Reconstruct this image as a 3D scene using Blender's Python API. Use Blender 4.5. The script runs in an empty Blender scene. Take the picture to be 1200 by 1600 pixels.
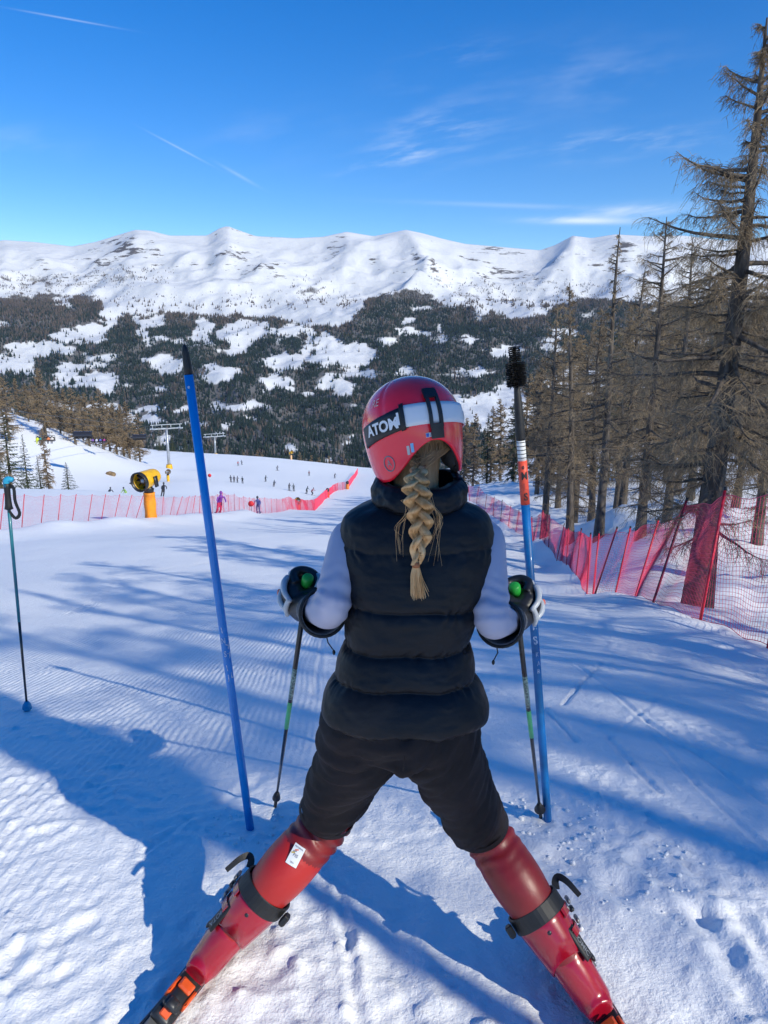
import bpy, bmesh, math, random
import numpy as np
from mathutils import Vector, Matrix
S = bpy.context.scene
COL = S.collection
rng = np.random.default_rng(7)
random.seed(7)
R = math.radians
# ------------------------------------------------------------- camera
FPX = 1110.0; PITCH = R(13.6); CP, SP = math.cos(PITCH), math.sin(PITCH); CAMZ = 1.72
cam = bpy.data.cameras.new('camera'); cam.sensor_fit = 'VERTICAL'; cam.sensor_height = 36.0
cam.lens = 36.0 * FPX / 1600.0; cam.clip_start = 0.05; cam.clip_end = 30000
camo = bpy.data.objects.new('camera', cam); COL.objects.link(camo)
camo.location = (0, 0, CAMZ); camo.rotation_euler = (R(90) - PITCH, 0, 0); S.camera = camo
# ------------------------------------------------------------- light
SUN_EL, SUN_AZ = R(31.0), R(132.0)          # azimuth clockwise from the view direction
SUN = np.array([math.sin(SUN_AZ) * math.cos(SUN_EL), math.cos(SUN_AZ) * math.cos(SUN_EL), math.sin(SUN_EL)])
sl = bpy.data.lights.new('sun', 'SUN'); sl.energy = 3.9; sl.angle = R(0.53); sl.color = (1.0, 0.95, 0.80)
so = bpy.data.objects.new('sun', sl); COL.objects.link(so)
so.rotation_euler = Vector(SUN).to_track_quat('Z', 'Y').to_euler()
so.location = (20, -20, 30)
S.view_settings.view_transform = 'Standard'; S.view_settings.look = 'None'
S.view_settings.exposure = 0.24; S.view_settings.gamma = 1.0
S.view_settings.use_curve_mapping = False
S.cycles.use_adaptive_sampling = True; S.cycles.adaptive_threshold = 0.02
S.cycles.max_bounces = 6; S.cycles.diffuse_bounces = 3; S.cycles.glossy_bounces = 3
S.cycles.transparent_max_bounces = 6; S.cycles.caustics_reflective = False; S.cycles.caustics_refractive = False

class NX:
    """tiny wrapper so that node maths reads like maths"""
    def __init__(s, nt, sock): s.nt = nt; s.s = sock
    def _m(s, op, o=None, o2=None):
        n = s.nt.nodes.new('ShaderNodeMath'); n.operation = op
        s.nt.links.new(s.s, n.inputs[0])
        for i, q in ((1, o), (2, o2)):
            if q is None: continue
            if isinstance(q, NX): s.nt.links.new(q.s, n.inputs[i])
            else: n.inputs[i].default_value = q
        return NX(s.nt, n.outputs[0])
    def __add__(s, o): return s._m('ADD', o)
    def __sub__(s, o): return s._m('SUBTRACT', o)
    def __mul__(s, o): return s._m('MULTIPLY', o)
    def __truediv__(s, o): return s._m('DIVIDE', o)
    def mx(s, o): return s._m('MAXIMUM', o)
    def mn(s, o): return s._m('MINIMUM', o)
    def pw(s, o): return s._m('POWER', o)
    def ab(s): return s._m('ABSOLUTE')
    def gauss(s):                            # exp(-x*x)
        return ((s * s) * -1.0)._m('EXPONENT')
    def ss(s, a, b):                         # smoothstep
        n = s.nt.nodes.new('ShaderNodeMapRange'); n.interpolation_type = 'SMOOTHSTEP'
        s.nt.links.new(s.s, n.inputs[0]); n.inputs[1].default_value = a; n.inputs[2].default_value = b
        return NX(s.nt, n.outputs[0])

def noise_node(nt, vec, scale, detail=3, rough=0.55, dist=0.0):
    n = nt.nodes.new('ShaderNodeTexNoise'); n.inputs['Scale'].default_value = scale
    n.inputs['Detail'].default_value = detail; n.inputs['Roughness'].default_value = rough
    n.inputs['Distortion'].default_value = dist
    if vec is not None: nt.links.new(vec, n.inputs['Vector'])
    return n

def make_world():
    w = bpy.data.worlds.new('World'); S.world = w; w.use_nodes = True
    nt = w.node_tree; nt.nodes.clear()
    out = nt.nodes.new('ShaderNodeOutputWorld'); bg = nt.nodes.new('ShaderNodeBackground')
    sky = nt.nodes.new('ShaderNodeTexSky'); sky.sky_type = 'NISHITA'; sky.sun_disc = False
    sky.sun_elevation = SUN_EL; sky.sun_rotation = SUN_AZ
    sky.altitude = 500; sky.air_density = 1.0; sky.dust_density = 0.0; sky.ozone_density = 3.0
    tc = nt.nodes.new('ShaderNodeTexCoord'); sep = nt.nodes.new('ShaderNodeSeparateXYZ')
    nt.links.new(tc.outputs['Generated'], sep.inputs[0])
    X = NX(nt, sep.outputs[0]); Y = NX(nt, sep.outputs[1]).mx(0.02); Z = NX(nt, sep.outputs[2])
    A = X / Y; E = Z / Y
    def ae(px, py):
        d = FPX * CP + (800 - py) * SP
        return (px - 600) / d, (-FPX * SP + (800 - py) * CP) / d
    comb = nt.nodes.new('ShaderNodeCombineXYZ'); nt.links.new(A.s, comb.inputs[0]); nt.links.new(E.s, comb.inputs[1])
    def cnoise(sx, sy, sh):
        c2 = nt.nodes.new('ShaderNodeCombineXYZ'); nt.links.new((A * sx + E * sh).s, c2.inputs[0]); nt.links.new((E * sy - A * sh).s, c2.inputs[1])
        return NX(nt, noise_node(nt, c2.outputs[0], 1.0, 4, 0.62).outputs[0])
    NZ1, NZ2 = cnoise(7.0, 46.0, 9.0), cnoise(4.0, 16.0, 3.0)
    total = None
    def wisp(x0, y0, x1, y1, wid, amp, scale, stretch, thr=(0.42, 0.75)):
        nonlocal total
        a0, e0 = ae(x0, y0); a1, e1 = ae(x1, y1)
        L = math.hypot(a1 - a0, e1 - e0); ca, sa = (a1 - a0) / L, (e1 - e0) / L
        u = (A - a0) * ca + (E - e0) * sa
        v = (E - e0) * ca - (A - a0) * sa
        nz = None if thr is None else (NZ1 if scale > 15 else NZ2).ss(*thr)
        m = ((u - L / 2) / (L * 0.42)).gauss() * (v / wid).gauss()
        m = m * amp if nz is None else m * nz * amp
        total = m if total is None else total + m
    wisp(540, 268, 690, 226, 0.008, 0.5, 26, 5)
    wisp(560, 240, 800, 180, 0.03, 0.26, 18, 4)
    wisp(610, 122, 780, 78, 0.018, 0.22, 20, 4)
    wisp(760, 120, 1120, 128, 0.04, 0.16, 14, 4)
    wisp(800, 240, 1130, 208, 0.016, 0.30, 18, 6)
    wisp(820, 344, 1000, 346, 0.004, 0.6, 30, 12, (0.25, 0.6))
    wisp(880, 337, 1100, 322, 0.008, 0.5, 24, 8, (0.3, 0.7))
    wisp(620, 315, 1000, 328, 0.003, 0.14, 30, 20, (0.2, 0.5))
    wisp(300, 215, 560, 200, 0.03, 0.10, 12, 5)
    wisp(-40, 215, 130, 228, 0.02, 0.12, 14, 5)
    wisp(20, 14, 186, 44, 0.0010, 0.22, 6, 5, (0.1, 0.5))
    wisp(232, 206, 330, 258, 0.0011, 0.2, 8, 5, (0.1, 0.5))
    wisp(340, 255, 405, 292, 0.002, 0.15, 14, 5, (0.1, 0.5))
    fac = total.mn(1.0)
    mix = nt.nodes.new('ShaderNodeMixRGB'); mix.inputs[2].default_value = (6.2, 6.6, 7.0, 1)
    nt.links.new(fac.s, mix.inputs[0]); hs = nt.nodes.new('ShaderNodeHueSaturation'); hs.inputs['Saturation'].default_value = 1.43; hs.inputs['Hue'].default_value = 0.512
    nt.links.new(sky.outputs[0], hs.inputs['Color']); nt.links.new(hs.outputs[0], mix.inputs[1])
    nt.links.new(mix.outputs[0], bg.inputs[0]); bg.inputs[1].default_value = 0.15
    w.cycles.sampling_method = 'MANUAL'; w.cycles.sample_map_resolution = 256
    nt.links.new(bg.outputs[0], out.inputs[0])
make_world()

# ------------------------------------------------------------- helpers
def P(px, py, zc):
    """point seen at photograph pixel (px, py) at depth zc metres along the view axis"""
    r, u = (px - 600) / FPX * zc, (800 - py) / FPX * zc
    return np.array([r, zc * CP + u * SP, CAMZ - zc * SP + u * CP])
def PY(px, py, y):
    zc = y / (CP + (800 - py) / FPX * SP)
    return P(px, py, zc)
def tanel(py): return (-FPX * SP + (800 - py) * CP) / (FPX * CP + (800 - py) * SP)
def project(p):
    p = np.asarray(p, float); d = p - np.array([0, 0, CAMZ])
    zc = d[..., 1] * CP - d[..., 2] * SP; up = d[..., 1] * SP + d[..., 2] * CP
    return 600 + d[..., 0] / zc * FPX, 800 - up / zc * FPX

def _hash(ix, iy, seed):
    h = (ix.astype(np.int64) * 374761393 + iy.astype(np.int64) * 668265263 + seed * 974634777) & 0xffffffff
    h = ((h ^ (h >> 13)) * 1274126177) & 0xffffffff
    return (h ^ (h >> 16)) & 0xffffffff
def perlin(x, y, seed=0):
    x = np.asarray(x, float); y = np.asarray(y, float)
    x, y = np.broadcast_arrays(x, y)
    ix, iy = np.floor(x), np.floor(y); fx, fy = x - ix, y - iy
    u, v = fx * fx * fx * (fx * (fx * 6 - 15) + 10), fy * fy * fy * (fy * (fy * 6 - 15) + 10)
    def g(dx, dy):
        a = _hash(ix + dx, iy + dy, seed) / 4294967296.0 * 2 * np.pi
        return np.cos(a) * (fx - dx) + np.sin(a) * (fy - dy)
    return ((g(0, 0) * (1 - u) + g(1, 0) * u) * (1 - v) + (g(0, 1) * (1 - u) + g(1, 1) * u) * v) * 1.5
def fbm(x, y, octv=4, seed=0, gain=0.5, ridged=False):
    t = 0; a = 1.0; f = 1.0
    for o in range(octv):
        n = perlin(x * f, y * f, seed + o * 17)
        t = t + a * ((1 - 2 * np.abs(n)) if ridged else n); a *= gain; f *= 2.03
    return t

def mesh_np(name, V, F, smooth=True, mats=None):
    """mesh from vertex array and a list of face arrays (n x 3 / n x 4); mats: list of material index per face array"""
    if isinstance(F, np.ndarray): F = [F]
    F = [np.asarray(f, np.int32) for f in F if len(f)]
    me = bpy.data.meshes.new(name)
    V = np.asarray(V, np.float32); me.vertices.add(len(V)); me.vertices.foreach_set('co', V.ravel())
    nl = sum(f.size for f in F); npoly = sum(len(f) for f in F)
    me.loops.add(nl); me.polygons.add(npoly)
    me.loops.foreach_set('vertex_index', np.concatenate([f.ravel() for f in F]))
    tot = np.concatenate([np.full(len(f), f.shape[1], np.int32) for f in F])
    st = np.concatenate([[0], np.cumsum(tot)[:-1]]).astype(np.int32)
    me.polygons.foreach_set('loop_start', st); me.polygons.foreach_set('loop_total', tot)
    if mats is not None:
        me.polygons.foreach_set('material_index', np.concatenate([np.broadcast_to(np.asarray(m, np.int32), (len(f),)) for f, m in zip(F, mats)]))
    me.update(calc_edges=True)
    me.polygons.foreach_set('use_smooth', np.full(npoly, bool(smooth)))
    return me
def join_geo(parts):
    Vs, Fs, o = [], [], 0
    for V, F in parts:
        Vs.append(np.asarray(V, float))
        for f in (F if isinstance(F, list) else [F]): Fs.append(np.asarray(f) + o)
        o += len(V)
    return np.concatenate(Vs), Fs
def grid_faces(n, m, wrap=False, off=0):
    i = np.arange(n - 1)[:, None]; j = np.arange(m if wrap else m - 1)[None, :]
    j2 = (j + 1) % m
    return (np.stack(np.broadcast_arrays(i * m + j, i * m + j2, (i + 1) * m + j2, (i + 1) * m + j), -1).reshape(-1, 4) + off)
def frames(path, ref=None):
    """tangent / side / up frames along a batch of paths (N,n,3)"""
    T = np.gradient(path, axis=1); T /= np.linalg.norm(T, axis=2, keepdims=True) + 1e-12
    if ref is None:
        r = np.where(np.abs(T[..., 2:3]) > 0.9, np.array([1.0, 0, 0]), np.array([0, 0, 1.0]))
        r = np.where(np.abs(T[:, :1, 2:3]) > 0.75, np.array([1.0, 0.1, 0]), np.array([0.0, 0, 1.0])) + 0 * T
    else: r = np.broadcast_to(np.asarray(ref, float), T.shape)
    A = np.cross(T, r); A /= np.linalg.norm(A, axis=2, keepdims=True) + 1e-12
    return T, A, np.cross(A, T)
def tubes(paths, radii, sides=6, ref=None, cap=False, flat=1.0):
    """batch of tubes: paths (N,n,3), radii (N,n) -> V, [quads, caps]"""
    paths = np.asarray(paths, float)
    if paths.ndim == 2: paths = paths[None]
    radii = np.broadcast_to(np.asarray(radii, float), paths.shape[:2])
    N, n = paths.shape[:2]; T, A, B = frames(paths, ref)
    th = np.arange(sides) * 2 * np.pi / sides
    V = paths[:, :, None] + radii[:, :, None, None] * (np.cos(th)[None, None, :, None] * A[:, :, None] + flat * np.sin(th)[None, None, :, None] * B[:, :, None])
    q = grid_faces(n, sides, True)
    Fq = (q[None] + (np.arange(N) * n * sides)[:, None, None]).reshape(-1, 4)
    F = [Fq]
    if cap:
        base = (np.arange(N) * n * sides)[:, None]
        F.append(base + np.arange(sides)[::-1][None]); F.append(base + (n - 1) * sides + np.arange(sides)[None])
    return V.reshape(-1, 3), F
def ribbons(paths, width, ref=(0, 0, 1)):
    T, A, B = frames(np.asarray(paths, float), ref)
    N, n = T.shape[:2]; w = np.broadcast_to(np.asarray(width, float), (N, n))[..., None] / 2
    V = np.stack([paths - A * w, paths + A * w], 2).reshape(-1, 3)
    return V, [(grid_faces(n, 2)[None] + (np.arange(N) * n * 2)[:, None, None]).reshape(-1, 4)]
def loft(rings, cap=True):
    rings = np.asarray(rings, float); n, m = rings.shape[:2]
    V = rings.reshape(-1, 3); F = [grid_faces(n, m, True)]
    if cap:
        V = np.concatenate([V, rings[0].mean(0)[None], rings[-1].mean(0)[None]]); j = np.arange(m); k = (j + 1) % m
        F.append(np.stack([np.full(m, n * m), k, j], 1)); F.append(np.stack([np.full(m, n * m + 1), (n - 1) * m + j, (n - 1) * m + k], 1))
    return V, F
def spline(pts, n):
    """Catmull-Rom through the points (k,d) -> (n,d)"""
    p = np.asarray(pts, float); k = len(p)
    p = np.concatenate([2 * p[:1] - p[1:2], p, 2 * p[-1:] - p[-2:-1]])
    t = np.linspace(0, k - 1 - 1e-9, n); i = t.astype(int); f = (t - i)[:, None]
    a, b, c, d = p[i], p[i + 1], p[i + 2], p[i + 3]
    return 0.5 * (2 * b + (c - a) * f + (2 * a - 5 * b + 4 * c - d) * f * f + (3 * b - a - 3 * c + d) * f ** 3)
def limb(pts, rad, n=24, m=18, ref=(0, 1, 0), flat=1.0):
    """closed tapered limb through points with radii"""
    q = spline(np.concatenate([np.asarray(pts, float), np.asarray(rad, float)[:, None]], 1), n)
    V, F = tubes(q[None, :, :3], q[None, :, 3], m, ref, flat=flat)
    return loft(V.reshape(n, m, 3))
def ellipsoid(c, r, n=16, m=24, rot=None):
    ph = np.linspace(0.02, np.pi - 0.02, n)[:, None]; th = np.linspace(0, 2 * np.pi, m, endpoint=False)[None]
    V = np.stack(np.broadcast_arrays(np.sin(ph) * np.cos(th), np.sin(ph) * np.sin(th), np.cos(ph)), -1) * np.asarray(r, float)
    if rot is not None: V = V @ np.asarray(rot, float).T
    return loft((V + np.asarray(c, float)).reshape(n, m, 3)[::-1])
def box(c, s, rot=None, bev=0.0):
    c = np.asarray(c, float); s = np.asarray(s, float) / 2
    if bev <= 0:
        V = np.array([[x, y, z] for x in (-1, 1) for y in (-1, 1) for z in (-1, 1)], float) * s
        F = np.array([[0, 1, 3, 2], [4, 6, 7, 5], [0, 4, 5, 1], [2, 3, 7, 6], [0, 2, 6, 4], [1, 5, 7, 3]])
    else:
        b = min(bev, s.min() * 0.9); rings = []
        for z, k in ((-s[2], b), (-s[2] + b, 0), (s[2] - b, 0), (s[2], b)):
            x, y = s[0] - k, s[1] - k; e = b * 0.6
            rings.append([[x, -y + e, z], [x, y - e, z], [x - e, y, z], [-x + e, y, z], [-x, y - e, z], [-x, -y + e, z], [-x + e, -y, z], [x - e, -y, z]])
        V, F = loft(np.array(rings))
    if rot is not None: V = V @ np.asarray(rot, float).T
    return V + c, (F if isinstance(F, list) else [F])
def basis(xa, za):
    """3x3 with columns x,y,z from an x axis and an approximate z axis"""
    x = np.asarray(xa, float); x = x / np.linalg.norm(x); z = np.asarray(za, float)
    y = np.cross(z, x); y /= np.linalg.norm(y); return np.stack([x, y, np.cross(x, y)], 1)
def remesh(parts, voxel, smooth_it=6, fac=0.5, adapt=0.0):
    """union of closed shapes as one continuous surface"""
    V, F = join_geo(parts); me = mesh_np('tmp', V, F)
    o = bpy.data.objects.new('tmp', me); COL.objects.link(o)
    m = o.modifiers.new('r', 'REMESH'); m.mode = 'VOXEL'; m.voxel_size = voxel; m.adaptivity = adapt
    s = o.modifiers.new('s', 'SMOOTH'); s.iterations = smooth_it; s.factor = fac
    ev = o.evaluated_get(bpy.context.evaluated_depsgraph_get())
    me2 = bpy.data.meshes.new_from_object(ev)
    bpy.data.objects.remove(o); bpy.data.meshes.remove(me)
    me2.polygons.foreach_set('use_smooth', np.ones(len(me2.polygons), bool))
    return me2
def verts_of(me):
    a = np.empty(len(me.vertices) * 3, np.float32); me.vertices.foreach_get('co', a); return a.reshape(-1, 3).astype(float)
def set_verts(me, V):
    me.vertices.foreach_set('co', np.asarray(V, np.float32).ravel()); me.update()
def normals_of(me):
    a = np.empty(len(me.vertices) * 3, np.float32); me.vertices.foreach_get('normal', a); return a.reshape(-1, 3).astype(float)
def text_geo(s, size=1.0, bold=0.0):
    cu = bpy.data.curves.new('txt', 'FONT'); cu.body = s; cu.size = size; cu.align_x = 'CENTER'; cu.align_y = 'CENTER'; cu.offset = bold
    cu.resolution_u = 3
    o = bpy.data.objects.new('txt', cu); COL.objects.link(o)
    me = bpy.data.meshes.new_from_object(o.evaluated_get(bpy.context.evaluated_depsgraph_get()))
    V = verts_of(me); F = [np.array([list(p.vertices)]) for p in me.polygons]
    bpy.data.objects.remove(o); bpy.data.curves.remove(cu); bpy.data.meshes.remove(me)
    return V, F

# --- objects
def tag(o, label=None, cat=None, group=None, kind=None):
    if label: o['label'] = label
    if cat: o['category'] = cat
    if group: o['group'] = group
    if kind: o['kind'] = kind
    return o
def thing(name, label, cat, loc=(0, 0, 0), group=None):
    o = bpy.data.objects.new(name, None); COL.objects.link(o); o.location = tuple(float(v) for v in loc); o.empty_display_size = 0.1
    return tag(o, label, cat, group)
def part(name, geo, mat, parent=None, world=True, smooth=True, label=None, kind=None, mats=None):
    """one mesh object; world=True: vertices are in world space"""
    me = geo if isinstance(geo, bpy.types.Mesh) else mesh_np(name, geo[0], geo[1], smooth, mats)
    me.name = name
    for m in (mat if isinstance(mat, (list, tuple)) else [mat]): me.materials.append(m)
    o = bpy.data.objects.new(name, me); COL.objects.link(o)
    if parent is not None:
        o.parent = parent
        if world and parent.type == 'EMPTY': o.matrix_parent_inverse = Matrix.Translation(-Vector(parent.location))
    return tag(o, label, None, None, kind)
def copy_tree(o, parent=None):
    kids = list(o.children); c = o.copy(); COL.objects.link(c)
    if parent is not None: c.parent = parent; c.matrix_parent_inverse = o.matrix_parent_inverse.copy()
    for k in kids: copy_tree(k, c)
    return c

# --- materials
def mat(name, col, rough=0.6, var=0.0, vscale=8.0, metal=0.0, spec=0.5, bump=0.0, bscale=40.0, coat=0.0, col2=None, sss=0.0, stretch=None, detail=3, sheen=0.0, coords='Object'):
    m = bpy.data.materials.new(name); m.use_nodes = True; nt = m.node_tree; b = nt.nodes['Principled BSDF']
    b.inputs['Base Color'].default_value = (*col, 1); b.inputs['Roughness'].default_value = rough
    b.inputs['Metallic'].default_value = metal; b.inputs['Specular IOR Level'].default_value = spec
    b.inputs['Coat Weight'].default_value = coat; b.inputs['Coat Roughness'].default_value = 0.08
    if sheen: b.inputs['Sheen Weight'].default_value = sheen
    tc = nt.nodes.new('ShaderNodeTexCoord'); vec = tc.outputs[coords]
    if stretch:
        mp = nt.nodes.new('ShaderNodeMapping'); mp.inputs['Scale'].default_value = stretch
        nt.links.new(vec, mp.inputs[0]); vec = mp.outputs[0]
    if var > 0 or col2:
        n = noise_node(nt, vec, vscale, detail, 0.6)
        mx = nt.nodes.new('ShaderNodeMixRGB'); c2 = col2 or tuple(c * (1 - var) for c in col)
        mx.inputs[1].default_value = (*(col if col2 else tuple(min(1, c * (1 + var * 0.6)) for c in col)), 1); mx.inputs[2].default_value = (*c2, 1)
        nt.links.new(NX(nt, n.outputs[0]).ss(0.32, 0.68).s, mx.inputs[0]); nt.links.new(mx.outputs[0], b.inputs['Base Color'])
    if bump > 0:
        n = noise_node(nt, vec, bscale, 4, 0.6); bp = nt.nodes.new('ShaderNodeBump'); bp.inputs['Strength'].default_value = 1.0
        bp.inputs['Distance'].default_value = bump
        nt.links.new(n.outputs[0], bp.inputs['Height']); nt.links.new(bp.outputs[0], b.inputs['Normal'])
    return m
# ------------------------------------------------------------- the snow slope
_ctl = []                                        # (u, v, mean fall from the camera foot)
def _uv(x, y):
    yy = np.maximum(y, 0.3)
    return np.clip(np.asarray(x) / (yy + 7.0), -1.15, 1.15), np.log(yy + 5.0)
def _c(px, py, y):
    p = PY(px, py, y); u, v = _uv(p[0], y); _ctl.append((float(u), float(v), (0 - p[2]) / y))
def _cs(x, y, s):
    u, v = _uv(x, y); _ctl.append((float(u), float(v), s))
for x in (-6, -2.5, 0, 2.5, 6): _cs(x, 0.4, 0.01)
for x in (-8, -2.4, -0.4, 0.9, 8): _cs(x, 2.3, 0.03)
for x in (-8, -3, 0, 2.5, 8): _cs(x, 4.2, 0.125)
for x in (-7, -2): _cs(x, 8, 0.19)
for x in (-16, -9, -3): _cs(x, 14, 0.205)
for a in ((1199, 1026, 6.45), (1310, 1085, 5.4), (1092, 980, 7.75), (1020, 948, 10), (992, 936, 13.1), (955, 935, 15), (916, 928, 17.2), (850, 868, 30), (740, 797, 54),
          (1085, 946, 10.8), (1180, 960, 10.5), (1250, 930, 14), (900, 906, 20.5), (885, 893, 24), (872, 881, 27.5), (832, 848, 37), (806, 830, 43), (775, 811, 49), (850, 905, 21), (820, 880, 26), (800, 850, 34), (985, 830, 22), (945, 806, 29), (1045, 815, 25), (1150, 800, 26), (1250, 800, 26),
          (815, 768, 62), (880, 765, 62), (1000, 760, 60), (1200, 740, 60), (1000, 735, 150), (800, 750, 120), (700, 768, 90), (1200, 715, 150),
          (34, 834, 26.7), (150, 824, 31), (310, 809, 48.6), (420, 800, 75), (-150, 840, 25), (560, 815, 48), (660, 800, 52), (600, 900, 13), (640, 850, 24), (300, 870, 16),
          (480, 800, 106), (510, 778, 150), (560, 742, 250), (600, 790, 100),
          (0, 792, 42), (90, 764, 72), (-150, 760, 70), (170, 768, 82), (230, 775, 80), (320, 778, 85),
          (60, 800, 105), (130, 778, 115), (-100, 780, 100),
          (95, 684, 165), (30, 664, 165), (-80, 640, 170), (160, 704, 180), (200, 716, 205), (150, 735, 150), (210, 745, 160),
          (300, 752, 150), (300, 735, 220), (390, 757, 170), (450, 765, 160), (260, 738, 230), (340, 714, 335), (450, 724, 335), (560, 738, 335), (680, 750, 335), (250, 706, 330), (150, 690, 330), (0, 650, 330), (900, 720, 335), (1200, 690, 335),
          (300, 800, 440), (560, 830, 440), (50, 700, 440), (900, 800, 440)): _c(*a)
_ctl = np.array(_ctl)
_SC = np.array([1.6, 1.0])
def _phi(r2): return 0.5 * r2 * np.log(r2 + 1e-9)
def _fit():
    p = _ctl[:, :2] * _SC; n = len(p)
    K = _phi(((p[:, None] - p[None]) ** 2).sum(-1)) + np.eye(n) * 0.0004
    A = np.zeros((n + 3, n + 3)); Pm = np.concatenate([np.ones((n, 1)), p], 1)
    A[:n, :n] = K; A[:n, n:] = Pm; A[n:, :n] = Pm.T
    return np.linalg.solve(A, np.concatenate([_ctl[:, 2], np.zeros(3)]))
_W = _fit()
_PC = _ctl[:, :2] * _SC
def height0(x, y):
    x, y = np.broadcast_arrays(np.asarray(x, float), np.asarray(y, float)); sh = x.shape
    u, v = _uv(x.ravel(), y.ravel()); q = np.stack([u, v], 1) * _SC; s = np.empty(len(q))
    for i in range(0, len(q), 60000):
        b = q[i:i + 60000]
        s[i:i + 60000] = _phi(((b[:, None] - _PC[None]) ** 2).sum(-1)) @ _W[:-3] + _W[-3] + b @ _W[-2:]
    yy = y.ravel(); z = -s * np.maximum(yy, 0) - np.minimum(yy, 0) * 0.03
    z = z - 0.0012 * np.maximum(yy - 345, 0) ** 2
    return z.reshape(sh)
# lines on the ground: fence rows drawn from the photograph
RF = [(P(1330, 1085, 6.0), P(1375, 830, 6.0)), (P(1199, 1024, 7.0), P(1240, 772, 7.0)), (P(1093, 980, 8.3), P(1131, 779, 8.3)), (P(1020, 948, 10.7), P(1071, 792, 10.7)), (P(992, 936, 13.6), P(1028, 817, 13.6)),
      (P(960, 936, 15.6), P(984, 831, 15.6)), (P(928, 934, 16.0), P(963, 829, 16.0)), (P(926, 931, 16.6), P(936, 832, 16.6)), (P(917, 926, 17.6), P(923, 834, 17.6))]
RFX = np.array([[b[0], b[1]] for b, t in RF])
def gauss(d, w): return np.exp(-(d / w) ** 2)
def seg_d(x, y, a, b):
    """distance to the segment, and signed side"""
    dx, dy = b[0] - a[0], b[1] - a[1]; L2 = dx * dx + dy * dy
    t = np.clip(((x - a[0]) * dx + (y - a[1]) * dy) / L2, 0, 1)
    return np.hypot(x - a[0] - t * dx, y - a[1] - t * dy), t
def gxy(px, py):
    """ground point under a pixel, on the smooth slope"""
    ys = np.geomspace(1.2, 430, 1500); k = tanel(py); d = ys / (CP + (800 - py) / FPX * SP)
    xs = (px - 600) / FPX * d; g = height0(xs, ys) - (CAMZ + k * ys)
    i = int(np.argmax(g > 0)) if (g > 0).any() else len(ys) - 1
    if i == 0: return xs[0], ys[0]
    f = g[i - 1] / (g[i - 1] - g[i]); return xs[i - 1] + f * (xs[i] - xs[i - 1]), ys[i - 1] + f * (ys[i] - ys[i - 1])
def line_px(*pp): return [gxy(*p) for p in pp]
LFP = [(-60, 838), (0, 836), (34, 834), (64, 830), (90, 828), (112, 824), (137, 823), (158, 821), (178, 821), (196, 821), (212, 822), (232, 822), (253, 820), (265, 818), (275, 814), (289, 812), (300, 809), (311, 807)]
LFY = np.interp([p[0] for p in LFP], [-60, 34, 150, 232, 311], [24.5, 26.7, 31.0, 37, 48.6])
LF = [PY(p[0], p[1], y)[:2] for p, y in zip(LFP, LFY)]
TRK = [(line_px((528, 1395), (545, 1480), (560, 1600)), .016, .012), (line_px((490, 1085), (505, 1000)), .02, .008),
       (line_px((950, 1155), (985, 1195), (1030, 1240)), .014, .010), (line_px((1020, 1150), (1085, 1225), (1200, 1335)), .014, .007),
       (line_px((880, 1105), (940, 1040)), .012, .012), (line_px((850, 1110), (900, 1160)), .014, .012), (line_px((1150, 1440), (1200, 1500)), .03, .015),
       (line_px((1000, 1350), (1100, 1430), (1180, 1580)), .035, .014), (line_px((860, 1345), (960, 1385), (1080, 1440)), .05, .014),
       (line_px((300, 1010), (470, 965)), .012, .006), (line_px((120, 960), (200, 900), (330, 880)), .05, .03), (line_px((0, 1520), (30, 1490)), .03, .016),
       (line_px((640, 1360), (610, 1500), (600, 1600)), .05, .008), (line_px((700, 1110), (760, 1080)), .015, .008), (line_px((900, 1040), (1010, 1130), (1200, 1260)), .014, .009)]
_tg = np.random.default_rng(12)
for _ in range(9):
    _x, _y = _tg.uniform(640, 1180), _tg.uniform(1010, 1330); _l = _tg.uniform(40, 150); _a = _tg.choice([.75, .62, -.75, .5])
    TRK.append((line_px((_x, _y), (_x + _l * .5, _y + _l * _a * .5 + _tg.normal(0, 3)), (_x + _l, _y + _l * _a)), _tg.uniform(.007, .013), _tg.uniform(.003, .006)))
for _ in range(7):
    _x, _y = _tg.uniform(30, 480), _tg.uniform(1230, 1580); _l = _tg.uniform(20, 70)
    TRK.append((line_px((_x, _y), (_x + _l, _y - _l * _tg.uniform(.2, .9))), _tg.uniform(.012, .03), _tg.uniform(.004, .009)))
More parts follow.
